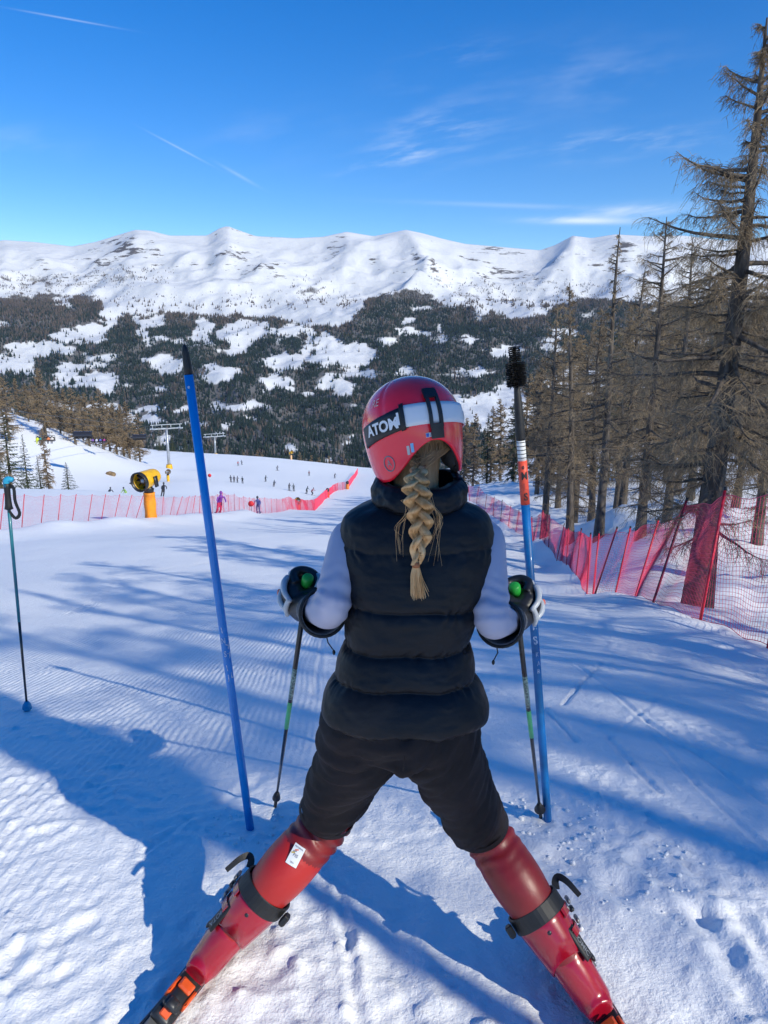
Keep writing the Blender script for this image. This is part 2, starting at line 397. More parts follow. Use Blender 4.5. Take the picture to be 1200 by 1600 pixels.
def relief(x, y):
    """bumps, berms, grooves and clods on top of the smooth slope"""
    r = np.hypot(x, y - 0.5); z = np.zeros_like(x)
    z += 0.10 * fbm(x / 9, y / 9, 3, 3) * np.clip((r - 3) / 8, 0, 1)
    z += 0.018 * fbm(x / 1.9 + 4, y / 2.6, 3, 5) * np.clip(r / 5, 0.35, 1)
    nr = np.clip(1 - (r - 5) / 6, 0, 1)
    m = nr > 0
    xx, yy = x[m], y[m]; k = nr[m]
    ch = np.clip(fbm(xx / 0.9 + 9, yy / 0.9, 3, 21) * 1.2 + 0.25 + 0.5 * gauss(yy - 1.7, 1.1), 0, 1.2)
    # the left foreground is trodden in narrow ridges, the right is scuffed
    e = 0.0045 * fbm(xx / 0.24, yy / 0.30, 4, 31) + 0.006 * np.maximum(fbm(xx / 0.085, yy / 0.10, 3, 41), -0.1) * ch
    e += 0.009 * ch * np.maximum(fbm(xx / 0.16 + 3, yy / 0.13, 3, 45, ridged=True) - 0.5, 0) * 0.8
    cl = np.maximum(perlin(xx / 0.05, yy / 0.05, 51) - 0.24, 0) * ch
    e += 0.018 * cl
    e += 0.0045 * np.sin((xx + .05 * perlin(xx * 2, yy * 2, 55)) * 150) * (xx < -.75) * np.clip(perlin(xx * 1.1, yy * 1.1, 57) + .3, 0, 1)
    z[m] += e * k
    for pts, w, d in TRK:
        for a, b in zip(pts[:-1], pts[1:]):
            mm = (np.abs(x - (a[0] + b[0]) / 2) < abs(a[0] - b[0]) / 2 + 6 * w) & (np.abs(y - (a[1] + b[1]) / 2) < abs(a[1] - b[1]) / 2 + 6 * w)
            if not mm.any(): continue
            q, t = seg_d(x[mm], y[mm], a, b); q = q + w * 0.5 * perlin(x[mm] / 0.2, y[mm] / 0.2, 61)
            z[mm] += -d * gauss(q, w) + 0.5 * d * gauss(q - 1.9 * w, 0.7 * w)
    # ploughed bank under the left fence, banks along the right fence and mounds among the trees
    fx, fy = np.array(LF).T
    lx = np.interp(y, fy, fx, left=fx[0] * 1.0, right=fx[-1]); d = x - lx
    z += 0.38 * gauss(d - 1.2, 1.3) * (y > 20) * (y < 60) * (1 + 0.5 * perlin(y / 2.3, x / 3, 71))
    rx = np.interp(y, RFX[::-1, 1][::-1], RFX[:, 0], left=4.0, right=5.4); d = x - rx
    z += 0.08 * gauss(d + 0.35, 0.5) * (y > 4) * (y < 20) * (1 + perlin(y / 0.7, x, 73))
    f = np.clip((d - 0.3) / 2.0, 0, 1) * (y < 130) * np.clip((y + 12) / 4, 0, 1)
    z += f * (0.30 * fbm(x / 2.6, y / 2.6, 3, 75) + 0.12 * fbm(x / 0.8, y / 0.8, 2, 77)) * np.clip(y / 6, 0.3, 1)
    return z
def height(x, y):
    x = np.atleast_1d(np.asarray(x, float)); y = np.atleast_1d(np.asarray(y, float)); x, y = np.broadcast_arrays(x, y)
    z = height0(x, y) + relief(x.copy(), y.copy()); return z if z.size > 1 else float(z[0])
def gp(px, py):
    x, y = gxy(px, py); return np.array([x, y, height(x, y)])
def grow(a, step, k, end):
    out = []
    while abs(a) < abs(end): step *= k; a += math.copysign(step, end); out.append(a)
    return out
def snow_material():
    m = bpy.data.materials.new('snow'); m.use_nodes = True; nt = m.node_tree; b = nt.nodes['Principled BSDF']
    b.inputs['Base Color'].default_value = (.90, .90, .895, 1); b.inputs['Roughness'].default_value = .55; b.inputs['Specular IOR Level'].default_value = .25
    tc = nt.nodes.new('ShaderNodeTexCoord'); v = tc.outputs['Object']; sep = nt.nodes.new('ShaderNodeSeparateXYZ'); nt.links.new(v, sep.inputs[0])
    X, Y = NX(nt, sep.outputs[0]), NX(nt, sep.outputs[1])
    g1 = NX(nt, noise_node(nt, v, 70, 4, .7).outputs[0]) * 0.004
    g2 = NX(nt, noise_node(nt, v, 14, 5, .65).outputs[0]) * 0.012
    g3 = NX(nt, noise_node(nt, v, 1.3, 5, .6).outputs[0]) * 0.05
    # corduroy left by the groomer: ridges 4.5 cm apart running down the slope
    warp = NX(nt, noise_node(nt, v, 0.35, 2, .5).outputs[0]) * 0.5
    cor = ((X + warp * 0.6 + Y * 0.05) * 165.0)._m('SINE')
    msk = NX(nt, noise_node(nt, v, 0.55, 3, .5).outputs[0]).ss(.36, .54) * (X * -1.0).ss(-0.9, 0.9) * Y.ss(2.0, 3.6)
    far = (Y * -1.0).ss(-16.0, -6.0)
    H = g1 + g2 * (Y * -1.0).ss(-40.0, -12.0) + g3 * Y.ss(6.0, 30.0) + cor * msk * far * 0.0016
    bp = nt.nodes.new('ShaderNodeBump'); bp.inputs['Strength'].default_value = 1.0; bp.inputs['Distance'].default_value = 1.0
    nt.links.new(H.s, bp.inputs['Height']); nt.links.new(bp.outputs[0], b.inputs['Normal'])
    return m
M_SNOW = snow_material()
def build_slope():
    c = 0.0135
    xs = np.arange(-1.62, 1.62, c); xs = np.array(sorted(grow(xs[0], c, 1.036, -420)) + list(xs) + grow(xs[-1], c, 1.036, 380))
    ys = np.arange(1.25, 3.4, c); ys = np.array(sorted([1.25 - (q - 1.25) for q in grow(1.25, c, 1.09, 45)]) + list(ys) + grow(ys[-1], c, 1.028, 470))
    X, Y = np.meshgrid(xs, ys); Z = height0(X, Y) + relief(X.copy(), Y.copy())
    V = np.stack([X, Y, Z], -1).reshape(-1, 3)
    o = part('snow_slope', (V, [grid_faces(len(ys), len(xs))]), M_SNOW); tag(o, kind='structure')
build_slope()

# ------------------------------------------------------------- the mountain range across the valley
SKY = np.array([(-600, 400), (-300, 372), (-150, 388), (0, 383), (40, 375), (85, 378), (140, 385), (175, 378), (235, 359), (255, 360), (285, 368), (340, 368), (360, 356), (371, 353), (385, 359), (412, 369), (470, 372), (510, 370), (545, 362), (585, 369),
                (632, 359), (655, 364), (690, 374), (720, 381), (775, 386), (830, 391), (852, 383), (878, 368), (905, 372), (940, 366), (985, 369), (1040, 368), (1100, 376), (1200, 372), (1350, 384), (1500, 370), (1800, 400)], float)
PROF_Y = np.array([1300, 1600, 2000, 2600, 3300, 4000, 4700, 5300, 5900, 6500.])
PROF_P = np.array([800, 770, 725, 665, 596, 535, 487, 452, 410, 372.])
MU = np.linspace(-620, 1820, 480); MY = np.concatenate([np.linspace(1300, 6500, 270), np.linspace(6520, 7600, 12)])
def build_mountain():
    U, Yg = np.meshgrid(MU, MY)
    top = np.interp(MU, SKY[:, 0], SKY[:, 1])
    py = np.interp(Yg, PROF_Y, PROF_P)
    w = np.clip((Yg - 4300) / 2200, 0, 1); py = py + w * (top[None] - 372)
    ry = 6500.0
    X = (U - 600) / FPX * Yg * 1.0                                   # column at a fixed bearing
    Z = np.where(Yg <= ry, Yg * tanel(py), 0)
    zr = ry * tanel(top)[None]
    Z = np.where(Yg > ry, zr - (Yg - ry) * 0.45, Z)
    hi = np.clip((Yg - 4200) / 1200, 0, 1) * np.clip((6480 - Yg) / 700, 0, 1)
    n = fbm(X / 1300 + 3, Yg / 1500, 5, 101, ridged=True) - 0.9
    Z += hi * 120 * (fbm(X / 1900 + 3, Yg / 2100, 3, 101, ridged=True) - 0.8) + hi * 38 * (fbm(X / 620, Yg / 900, 4, 103, ridged=True) - .8) + hi * 12 * (fbm(X / 200, Yg / 300, 3, 111, ridged=True) - .8)
    lo = np.clip((Yg - 1300) / 800, 0, 1) * np.clip((5200 - Yg) / 900, 0, 1)
    Z += lo * (38 * fbm(X / 620, Yg / 620, 4, 121) + 22 * (fbm(X / 300, Yg / 500, 3, 125, ridged=True) - .8))
    def ridge(pts, wl, wr, a):
        nonlocal Z
        d = np.full(U.shape, 1e9); sd = np.zeros(U.shape); am = np.zeros(U.shape)
        for (u0, y0, a0), (u1, y1, a1) in zip(pts[:-1], pts[1:]):
            A = ((u0 - 600) / FPX * y0, y0); B = ((u1 - 600) / FPX * y1, y1)
            q, t = seg_d(X, Yg, A, B); cr = (X - A[0]) * (B[1] - A[1]) - (Yg - A[1]) * (B[0] - A[0])
            mm = q < d; d = np.where(mm, q, d); sd = np.where(mm, cr, sd); am = np.where(mm, a0 + (a1 - a0) * t, am)
        ww = np.where(sd > 0, wr, wl); Z += am * a * np.exp(-d / ww)
    # spur running down from the middle summit, steep on its shaded left side; sharper crests elsewhere
    ridge([(560, 4300, .2), (600, 4700, .8), (655, 5200, 1.2), (664, 5600, 1.1), (640, 6200, .6), (634, 6450, .2)], 170, 420, 150)
    ridge([(330, 5000, .2), (372, 5700, .8), (372, 6400, .5)], 260, 300, 60)
    ridge([(150, 5000, .3), (220, 5700, .9), (240, 6400, .4)], 200, 400, 75)
    ridge([(780, 5200, .2), (850, 5700, 1.), (880, 6400, .6)], 180, 330, 85)
    ridge([(930, 5000, .2), (960, 5700, .9), (945, 6400, .5)], 200, 260, 70)
    el = (Z) / Yg; mx = el[:270].max(0); tgt = tanel(top); f = tgt / mx
    f = np.where(el > 0, 1 + (f[None] - 1) * np.clip(el / mx[None], 0, 1) ** 1.0, 1.0)
    Z = Z * f
    V = np.stack([X, Yg, Z + CAMZ], -1)
    return V
MV = build_mountain()
def m_at(px, y):
    fu = np.clip((px - MU[0]) / (MU[1] - MU[0]), 0, len(MU) - 1.001); iy = np.clip(np.searchsorted(MY, y) - 1, 0, len(MY) - 2)
    iu = fu.astype(int); a = (fu - iu)[:, None]; b = ((y - MY[iy]) / (MY[iy + 1] - MY[iy]))[:, None]
    return (MV[iy, iu] * (1 - a) + MV[iy, iu + 1] * a) * (1 - b) + (MV[iy + 1, iu] * (1 - a) + MV[iy + 1, iu + 1] * a) * b
TL = np.array([(-600, 460), (0, 462), (90, 456), (150, 462), (165, 485), (200, 487), (300, 490), (420, 494), (480, 502), (540, 508), (552, 496), (566, 476), (595, 458), (622, 451), (660, 456), (700, 468), (745, 484), (800, 497), (840, 498), (862, 476), (900, 470), (1000, 468), (1200, 470), (1800, 470)], float)
CLEAR = [(172, 484, 15, 26), (150, 512, 22, 8), (122, 526, 44, 9), (60, 546, 50, 11), (10, 572, 40, 15), (104, 585, 15, 20), (150, 592, 30, 12), (165, 605, 16, 14), (232, 503, 26, 8), (226, 522, 11, 13), (265, 572, 24, 15), (240, 560, 20, 5), (318, 513, 14, 15), (378, 520, 36, 17), (372, 545, 20, 12),
         (448, 518, 36, 8), (345, 586, 24, 14), (446, 566, 38, 12), (520, 545, 28, 14), (525, 566, 50, 9), (432, 598, 20, 13), (478, 545, 12, 8), (532, 606, 24, 12), (497, 528, 22, 6), (565, 552, 26, 11), (555, 540, 14, 7), (632, 514, 16, 4), (650, 520, 18, 4), (641, 500, 12, 5), (730, 533, 16, 5), (788, 551, 24, 10), (742, 580, 34, 4),
         (726, 521, 8, 3), (735, 640, 45, 22), (790, 650, 40, 45), (240, 637, 16, 4), (236, 655, 10, 7), (285, 640, 16, 5), (255, 690, 8, 6), (620, 520, 6, 4), (690, 512, 8, 3), (870, 545, 16, 8), (900, 600, 40, 25), (395, 655, 8, 4), (430, 668, 10, 4), (355, 668, 7, 5), (545, 690, 6, 4), (880, 520, 14, 4), (480, 615, 14, 5), (690, 640, 10, 12), (205, 660, 16, 10)]
def forest_density(px, py):
    wx = px + 13 * fbm(px / 34, py / 19, 4, 201, .55); wy = py + 6 * fbm(px / 30, py / 16, 4, 211, .55); wx = wx + 6 * fbm(px / 8, py / 6, 2, 205); wy = wy + 3.5 * fbm(px / 9, py / 5, 2, 207)
    tl = np.interp(wx, TL[:, 0], TL[:, 1]); d = np.clip((wy - tl) / 7, 0, 1)
    for cx, cy, rx, ry in CLEAR:
        q = np.hypot((wx - cx) / (rx * 1.12), (wy - cy) / (ry * 1.12)); d = d * np.clip((q - 0.86) / 0.24, 0.02, 1)
    nn = fbm(px / 60, py / 26, 3, 221)
    mid = gauss(py - 585, 60) * (px < 560)
    d = d * np.clip(1.6 + 1.8 * nn - 0.28 * mid, 0.06, 1)
    # scattered scrub above the tree line
    sc = 0.0
    for cx, cy, rx, ry, a in ((395, 470, 90, 14, .16), (485, 455, 34, 16, .42), (520, 470, 40, 12, .15), (60, 440, 120, 18, .40), (200, 432, 60, 14, .35), (230, 470, 60, 14, .16), (770, 455, 90, 30, .22), (900, 455, 60, 16, .3), (840, 480, 40, 8, .35), (330, 480, 90, 6, .2)):
        sc = np.maximum(sc, a * gauss(np.hypot((px - cx) / rx, (py - cy) / ry), 0.8))
    return np.maximum(d, sc * np.clip(0.6 + 2.2 * fbm(px / 16, py / 9, 3, 231), 0, 1.4))
def build_far():
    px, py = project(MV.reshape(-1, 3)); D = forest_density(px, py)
    me = mesh_np('far_mountains', MV.reshape(-1, 3), [grid_faces(len(MY), len(MU))])
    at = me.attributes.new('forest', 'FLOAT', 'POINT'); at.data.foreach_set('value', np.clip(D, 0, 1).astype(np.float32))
    m = bpy.data.materials.new('mountain_snow_and_rock'); m.use_nodes = True; nt = m.node_tree; b = nt.nodes['Principled BSDF']
    b.inputs['Roughness'].default_value = .7; b.inputs['Specular IOR Level'].default_value = .15
    tc = nt.nodes.new('ShaderNodeTexCoord'); v = tc.outputs['Object']; ge = nt.nodes.new('ShaderNodeNewGeometry')
    sep = nt.nodes.new('ShaderNodeSeparateXYZ'); nt.links.new(v, sep.inputs[0]); Z = NX(nt, sep.outputs[2])
    sn = nt.nodes.new('ShaderNodeSeparateXYZ'); nt.links.new(ge.outputs['Normal'], sn.inputs[0]); NZ = NX(nt, sn.outputs[2])
    mp = nt.nodes.new('ShaderNodeMapping'); mp.inputs['Scale'].default_value = (.5, .7, 2.2); nt.links.new(v, mp.inputs[0])
    rn = NX(nt, noise_node(nt, mp.outputs[0], .012, 7, .72).outputs[0]); big = NX(nt, noise_node(nt, v, .0016, 3, .5).outputs[0])
    rock = (rn + (NZ * -1.0 + 0.93) * 0.45 + (big - 0.5) * 0.55).ss(.638, .68) * Z.ss(330, 500)
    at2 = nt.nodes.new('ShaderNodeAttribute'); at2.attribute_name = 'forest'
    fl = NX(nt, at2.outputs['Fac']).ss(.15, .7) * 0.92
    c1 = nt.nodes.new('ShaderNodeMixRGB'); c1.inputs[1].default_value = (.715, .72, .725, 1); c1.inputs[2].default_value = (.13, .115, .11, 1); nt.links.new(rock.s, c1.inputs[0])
    c2 = nt.nodes.new('ShaderNodeMixRGB'); c2.inputs[2].default_value = (.085, .08, .078, 1); nt.links.new(fl.s, c2.inputs[0]); nt.links.new(c1.outputs[0], c2.inputs[1]); nt.links.new(c2.outputs[0], b.inputs['Base Color'])  # forest ground: dark litter tone with the trees' shade put into the colour
    bn = noise_node(nt, v, .02, 6, .65); bp = nt.nodes.new('ShaderNodeBump'); bp.inputs['Distance'].default_value = 9.0; bp.inputs['Strength'].default_value = .8
    nt.links.new(bn.outputs[0], bp.inputs['Height']); nt.links.new(bp.outputs[0], b.inputs['Normal'])
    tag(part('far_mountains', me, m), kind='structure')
    # trees: one mass each of dark spruce and of bare larch
    n = 330000
    u = rng.uniform(-140, 1340, n); y = np.sqrt(rng.uniform(1500 ** 2, 5700 ** 2, n)); p = m_at(u, y); qx, qy = project(p)
    keep = rng.random(n) < forest_density(qx, qy) * np.clip(0.34 + 0.3 * (y / 4000), 0, 0.8)
    p, qx, qy, y = p[keep], qx[keep], qy[keep], y[keep]; n = len(p)
    lar = np.clip((np.interp(qx, TL[:, 0], TL[:, 1]) + 26 - qy) / 30, 0, 1) + 0.55 * gauss(np.hypot((qx - 60) / 130, (qy - 490) / 45), 1) + 0.35 * np.clip(fbm(qx / 26, qy / 16, 3, 241) * 2.0, 0, 1)
    isl = rng.random(n) < lar
    for nm, sel, lab, wd, cols in (('far_spruce_forest', ~isl, 'dark spruce forest covering the far side of the valley', .17, ((.017, .031, .030), (.030, .047, .041))), ('far_larch_forest', isl, 'bare grey brown larch woods near the far tree line', .19, ((.085, .072, .068), (.13, .105, .09)))):
        q = p[sel]; k = len(q); h = rng.uniform(12, 25, k) * np.where(project(q)[1] < 470, 0.6, 1.0); w = h * wd * rng.uniform(.8, 1.25, k)
        a = rng.uniform(0, 6.28, k)[:, None] + np.arange(4)[None] * np.pi / 2
        ring = np.stack([q[:, None, 0] + w[:, None] * np.cos(a), q[:, None, 1] + w[:, None] * np.sin(a), np.broadcast_to(q[:, None, 2] - 1 + h[:, None] * .06, a.shape)], -1)
        tip = np.stack([q[:, 0], q[:, 1], q[:, 2] + h], -1)[:, None]
        V = np.concatenate([ring, tip], 1).reshape(-1, 3); b0 = np.arange(k)[:, None, None] * 5
        Fc = (b0 + np.array([[0, 1, 4], [1, 2, 4], [2, 3, 4], [3, 0, 4]])[None]).reshape(-1, 3)
        mt = mat(nm, cols[0], .9, col2=cols[1], vscale=.02, spec=.1)
        o = part(nm, (V, [Fc]), mt, smooth=False); tag(o, lab, 'forest', None, 'stuff')
    print('far trees', n, int(isl.sum()))
build_far()

# ------------------------------------------------------------- trees
M_BARK = mat('larch_bark', (.062, .051, .043), .9, col2=(.15, .128, .108), vscale=9, spec=.1, bump=.02, bscale=22, stretch=(1, 1, .25))
M_TWIG = mat('larch_twigs', (.165, .122, .08), .9, col2=(.325, .252, .165), vscale=2.2, spec=.1)
M_TWIGF = mat('larch_twigs_pale', (.20, .145, .09), .9, col2=(.34, .255, .16), vscale=.6, spec=.1)
M_NEEDLE = mat('spruce_needles', (.030, .048, .026), .8, col2=(.075, .095, .045), vscale=1.5, spec=.2)
def unit(v): return v / (np.linalg.norm(v, axis=-1, keepdims=True) + 1e-9)
def larch_geo(seed, H, r0, nb, ntw, ntt, Lmax, cb=.14, bare_top=False, thick=1.0):
    """bare larch: trunk, boughs, hanging twigs, short spurs -> trunk geo, crown geo (height H, foot at 0)"""
    g = np.random.default_rng(seed)
    t = np.linspace(0, 1, 16); wob = np.stack([0.10 * np.sin(t * 5 + seed) * t, 0.10 * np.cos(t * 4 + seed * 2) * t, t * H], 1)
    wob[0, 2] = -0.5
    rr = r0 * (1 - t) ** 0.85 + 0.012; rr[0] *= 1.35; rr[1] *= 1.12
    trunk = tubes(wob[None], rr[None], 9)
    B, BR = [], []
    for i in range(nb):
        f = cb + (0.985 - cb) * ((i + g.random()) / nb) ** 0.92
        az = g.uniform(0, 2 * np.pi); dead = f < cb + 0.16
        L = Lmax * (1 - f) ** 0.54 * g.uniform(.35, 1.25) * (0.75 if dead else 1) * (0.35 + 0.65 * min(1, (f - cb + .05) / .16))
        L = max(L, .18)
        if bare_top and f > .62: L *= .55
        base = np.array([np.interp(f, t, wob[:, 0]), np.interp(f, t, wob[:, 1]), f * H])
        el = R(g.uniform(-22, 8) + 52 * max(0, f - .45)); s = np.linspace(0, 1, 7)
        bend = g.uniform(-.25, .25)
        d = np.stack([np.cos(az + bend * s) * math.cos(el), np.sin(az + bend * s) * math.cos(el), math.sin(el) - .55 * s * (1 - f) + .75 * s ** 2.4 * (1 - .5 * f)], 1)
        d += g.normal(0, .07, d.shape); B.append(base + np.cumsum(unit(d), 0) * (L / 7) - unit(d[:1]) * L / 7)
        b0 = (0.012 + 0.016 * L) * max(thick, 1.0); BR.append(np.interp(s, [0, 1], [b0, .004]))
    B = np.array(B); BR = np.array(BR); geos = [tubes(B, BR, 4)]
    # twigs
    n = nb * ntw; bi = np.repeat(np.arange(nb), ntw); s = g.uniform(.12, 1, n) ** .8
    fi = s * 6; i0 = np.minimum(fi.astype(int), 5); fr = (fi - i0)[:, None]
    p0 = B[bi, i0] * (1 - fr) + B[bi, i0 + 1] * fr; td = unit(B[bi, i0 + 1] - B[bi, i0])
    bl = np.linalg.norm(B[:, -1] - B[:, 0], axis=1)[bi]
    side = unit(np.cross(td, [0, 0, 1.0])) * g.choice([-1, 1], n)[:, None]
    d0 = unit(td * g.uniform(.1, .8, n)[:, None] + side * g.uniform(.2, 1, n)[:, None] + np.stack([g.normal(0, .25, n), g.normal(0, .25, n), g.uniform(-.9, .35, n)], 1))
    L = np.clip(bl * .40, .14, 1.0) * g.uniform(.35, 1.2, n) * (1.15 - .5 * s)
    k = np.linspace(0, 1, 4)[None, :, None]
    T = p0[:, None] + d0[:, None] * (L[:, None, None] * k) + np.array([0, 0, -1.0]) * (L[:, None, None] * .45 * k ** 2)
    geos.append(tubes(T, np.linspace(.0058, .0024, 4)[None] * thick * np.ones((n, 1)), 3))
    # spurs and fine shoots
    m = n * ntt; ti = np.repeat(np.arange(n), ntt); s = g.uniform(.1, 1, m); fi = s * 3; i0 = np.minimum(fi.astype(int), 2); fr = (fi - i0)[:, None]
    q0 = T[ti, i0] * (1 - fr) + T[ti, i0 + 1] * fr
    d = unit(g.normal(0, 1, (m, 3)) * [1, 1, .8] + [0, 0, -.55] + .6 * d0[ti]); l = L[ti] * g.uniform(.18, .55, m)
    mid = q0 + d * (l * .55)[:, None]; end = q0 + d * l[:, None] + np.array([0, 0, -1.0]) * (l * .25)[:, None]
    geos.append(ribbons(np.stack([q0, mid, end], 1), np.array([[.007, .006, .003]]) * thick, ref=unit(g.normal(0, 1, (m, 1, 3))) + np.zeros((m, 3, 3))))
    return trunk, join_geo(geos)
def spruce_geo(seed, H, r0, nb, nt_, Lmax, cb=.05):
    g = np.random.default_rng(seed); t = np.linspace(0, 1, 9)
    wob = np.stack([.05 * np.sin(t * 4 + seed) * t, .05 * np.cos(t * 3) * t, t * H], 1); wob[0, 2] = -.5
    trunk = tubes(wob[None], (r0 * (1 - t) + .015)[None], 7)
    f = cb + (.99 - cb) * ((np.arange(nb) + g.random(nb)) / nb); az = np.arange(nb) * 2.4 + g.uniform(0, .8, nb)
    L = np.maximum(Lmax * (1 - f) ** .85 * g.uniform(.7, 1.12, nb), .12); s = np.linspace(0, 1, 6)[None, :, None]
    out = np.stack([np.cos(az), np.sin(az), np.zeros(nb)], 1)[:, None]
    B = np.stack([0 * f, 0 * f, f * H], 1)[:, None] + out * L[:, None, None] * s + np.array([0, 0, 1.0]) * (L[:, None, None] * (-.42 * s + .20 * s ** 2) * (1.15 - f)[:, None, None] + .12 * L[:, None, None] * s * f[:, None, None])
    bt = tubes(B, np.linspace(.02, .005, 6)[None] * np.ones((nb, 1)), 3)
    n = nb * nt_; bi = np.repeat(np.arange(nb), nt_); u = g.uniform(.08, 1, n); fi = u * 5; i0 = np.minimum(fi.astype(int), 4); fr = (fi - i0)[:, None]
    p = B[bi, i0] * (1 - fr) + B[bi, i0 + 1] * fr; td = unit(B[bi, i0 + 1] - B[bi, i0]); side = np.cross(td, [0, 0, 1.0]) * g.choice([-1, 1], n)[:, None]
    d = unit(td * .7 + side * g.uniform(.2, 1, n)[:, None] + np.stack([0 * u, 0 * u, g.uniform(-.65, .15, n)], 1)); l = L[bi] * g.uniform(.12, .34, n) * (1.2 - .5 * u) + .06
    pts = np.stack([p, p + d * (l * .55)[:, None], p + d * l[:, None] - np.array([0, 0, 1.0]) * (l * .22)[:, None]], 1)
    nd = ribbons(pts, np.array([[.07, .06, .012]]) * (.5 + l[:, None]), ref=unit(g.normal(0, .5, (n, 1, 3)) + [0, 0, 1.0]) + np.zeros((n, 3, 3)))
    return trunk, join_geo([nd, bt])
def tree_proto(kind, seed, *a, twig=None, **k):
    tr, cr = (larch_geo if kind == 'larch' else spruce_geo)(seed, *a, **k)
    lar = kind == 'larch'
    return (mesh_np('trunk', *tr), mesh_np('crown', *cr, mats=[0] + [1] * (len(cr[1]) - 1) if lar else [1] + [0] * (len(cr[1]) - 1)), [M_BARK], [M_BARK, (twig or M_TWIG) if lar else M_NEEDLE])
def place_tree(proto, name, label, loc, scale=1.0, rz=0.0, lean=(0, 0), group=None, sxy=1.0):
    o = thing(name, label, 'tree', loc, group); o.scale = (scale * sxy, scale * sxy, scale); o.rotation_euler = (lean[1], lean[0], rz)
    for nm, me, mt in (('trunk', proto[0], proto[2]), ('crown', proto[1], proto[3])):
        if not me.materials:
            for q in mt: me.materials.append(q)
        c = bpy.data.objects.new(nm, me); COL.objects.link(c); c.parent = o
    return o
# ten metre prototypes
LA = tree_proto('larch', 11, 8.3, .20, 120, 36, 7, 2.6, cb=.15, thick=.75)
LSHADE = tree_proto('larch', 19, 5.6, .07, 140, 30, 5, .9, cb=.68, thick=3.2)  # added unseen larch, its crown shaped to shade the skier's upper body
LB = [tree_proto('larch', 21 + i, 10, .155, 104, 23, 6, 2.5, cb=.09 + .03 * i, bare_top=(i == 1), thick=.85) for i in range(4)]
LC = [tree_proto('larch', 41 + i, 10, .14, 100, 20, 4, 2.2, cb=.06, thick=3.4, twig=M_TWIGF) for i in range(3)]
SPR = [tree_proto('spruce', 61 + i, 10, .15, 110, 22, 2.1) for i in range(2)]
DS = tree_proto('larch', 77, 10, .15, 62, 12, 4, 1.9, cb=.22, bare_top=True, thick=1.5)
def on(x, y, dz=-.05): return (x, y, height(x, y) + dz)
def at_px(px, y):
    """ground point under column px at distance y"""
    x = (px - 600) / FPX * y * 1.06
    for _ in range(4):
        z = height(x, y); zc = y * CP - (z - CAMZ) * SP; x = (px - 600) / FPX * zc
    return (x, y, z - .05)
def h_for(y, pt, base): return CAMZ + tanel(pt) * y - base[2]
G_R = 'larches standing beyond the right fence'
def rtree(proto, pb, y, ptop, label, rz, H0=10., lean=(0, 0), sxy=1.0, name='larch_tree'):
    b = at_px(pb, y); s = h_for(y, ptop, b) / H0
    return place_tree(proto, name, label, b, s, rz, lean, G_R, sxy)
rtree(LA, 1090, 10.8, 22, 'large bare larch right behind the red net, its top nearly at the upper edge', .3, 8.3, lean=(.02, 0))
rtree(DS, 935, 27, 352, 'thin larch with a broken bent bare top above the ridge line', 1.2, lean=(.03, 0), name='larch_tree')
rtree(LB[0], 1000, 21, 338, 'slender larch with a pointed top left of the large larch', 2.2)
rtree(LB[2], 1042, 24, 372, 'bushy larch close behind the large larch, trunk base in snow', .4)
rtree(LB[1], 890, 30, 440, 'leaning larch with a sparse top, fourth trunk from the large larch', 2.9, lean=(.05, 0))
rtree(LB[3], 850, 36, 470, 'thin larch just right of the bristle topped slalom pole', 4.1)
ORD = ['first', 'second', 'third', 'fourth', 'fifth', 'sixth', 'seventh', 'eighth', 'ninth', 'tenth', 'eleventh', 'twelfth', 'thirteenth', 'fourteenth', 'fifteenth', 'sixteenth', 'seventeenth', 'eighteenth', 'nineteenth', 'twentieth', 'twenty-first', 'twenty-second', 'twenty-third', 'twenty-fourth']
g2 = np.random.default_rng(5)
spots = [(1180, 19, 330), (1150, 27, 400), (1225, 16, 200), (1265, 22, 300), (1120, 33, 400), (1075, 30, 420), (970, 33, 430), (925, 38, 470), (1010, 38, 420), (1190, 38, 380), (1060, 45, 430), (960, 46, 470), (895, 44, 500), (870, 52, 520), (1120, 50, 430), (1000, 55, 450), (920, 58, 500),
         (835, 60, 560), (862, 66, 540), (900, 70, 520), (945, 66, 490), (1040, 64, 440), (1100, 70, 430), (1170, 62, 400), (1240, 50, 380), (800, 80, 600), (822, 92, 590), (850, 85, 570), (880, 90, 560), (780, 105, 625), (760, 112, 640), (742, 110, 655), (728, 120, 650), (800, 118, 610), (840, 120, 580), (715, 132, 668), (770, 130, 640), (900, 110, 530), (960, 100, 500), (1020, 95, 480), (1090, 100, 470), (1160, 95, 450)]
for i, (pb, y, pt) in enumerate(spots):
    deep = y > 58; pr = LB[i % 4] if not deep else (LC[i % 3] if i % 5 else SPR[i % 2])
    nm = 'larch_tree' if not (deep and i % 5 == 0) else 'spruce_tree'
    row = 'front' if y < 36 else ('middle' if y < 59 else 'back'); cut = (0, 36, 59, 1e9); lim = [q for q in spots if (q[1] < 36) == (y < 36) and (q[1] < 59) == (y < 59)]
    k = ORD[sorted(lim).index((pb, y, pt))]
    lb = ('bare larch' if nm == 'larch_tree' else 'dark green spruce') + f' in the {row} row of the right wood, {k} from the left'
    rtree(pr, pb + g2.uniform(-4, 4), y, pt + g2.uniform(-12, 12), lb, g2.uniform(0, 6.28), lean=(g2.normal(0, .02), g2.normal(0, .02)), name=nm)
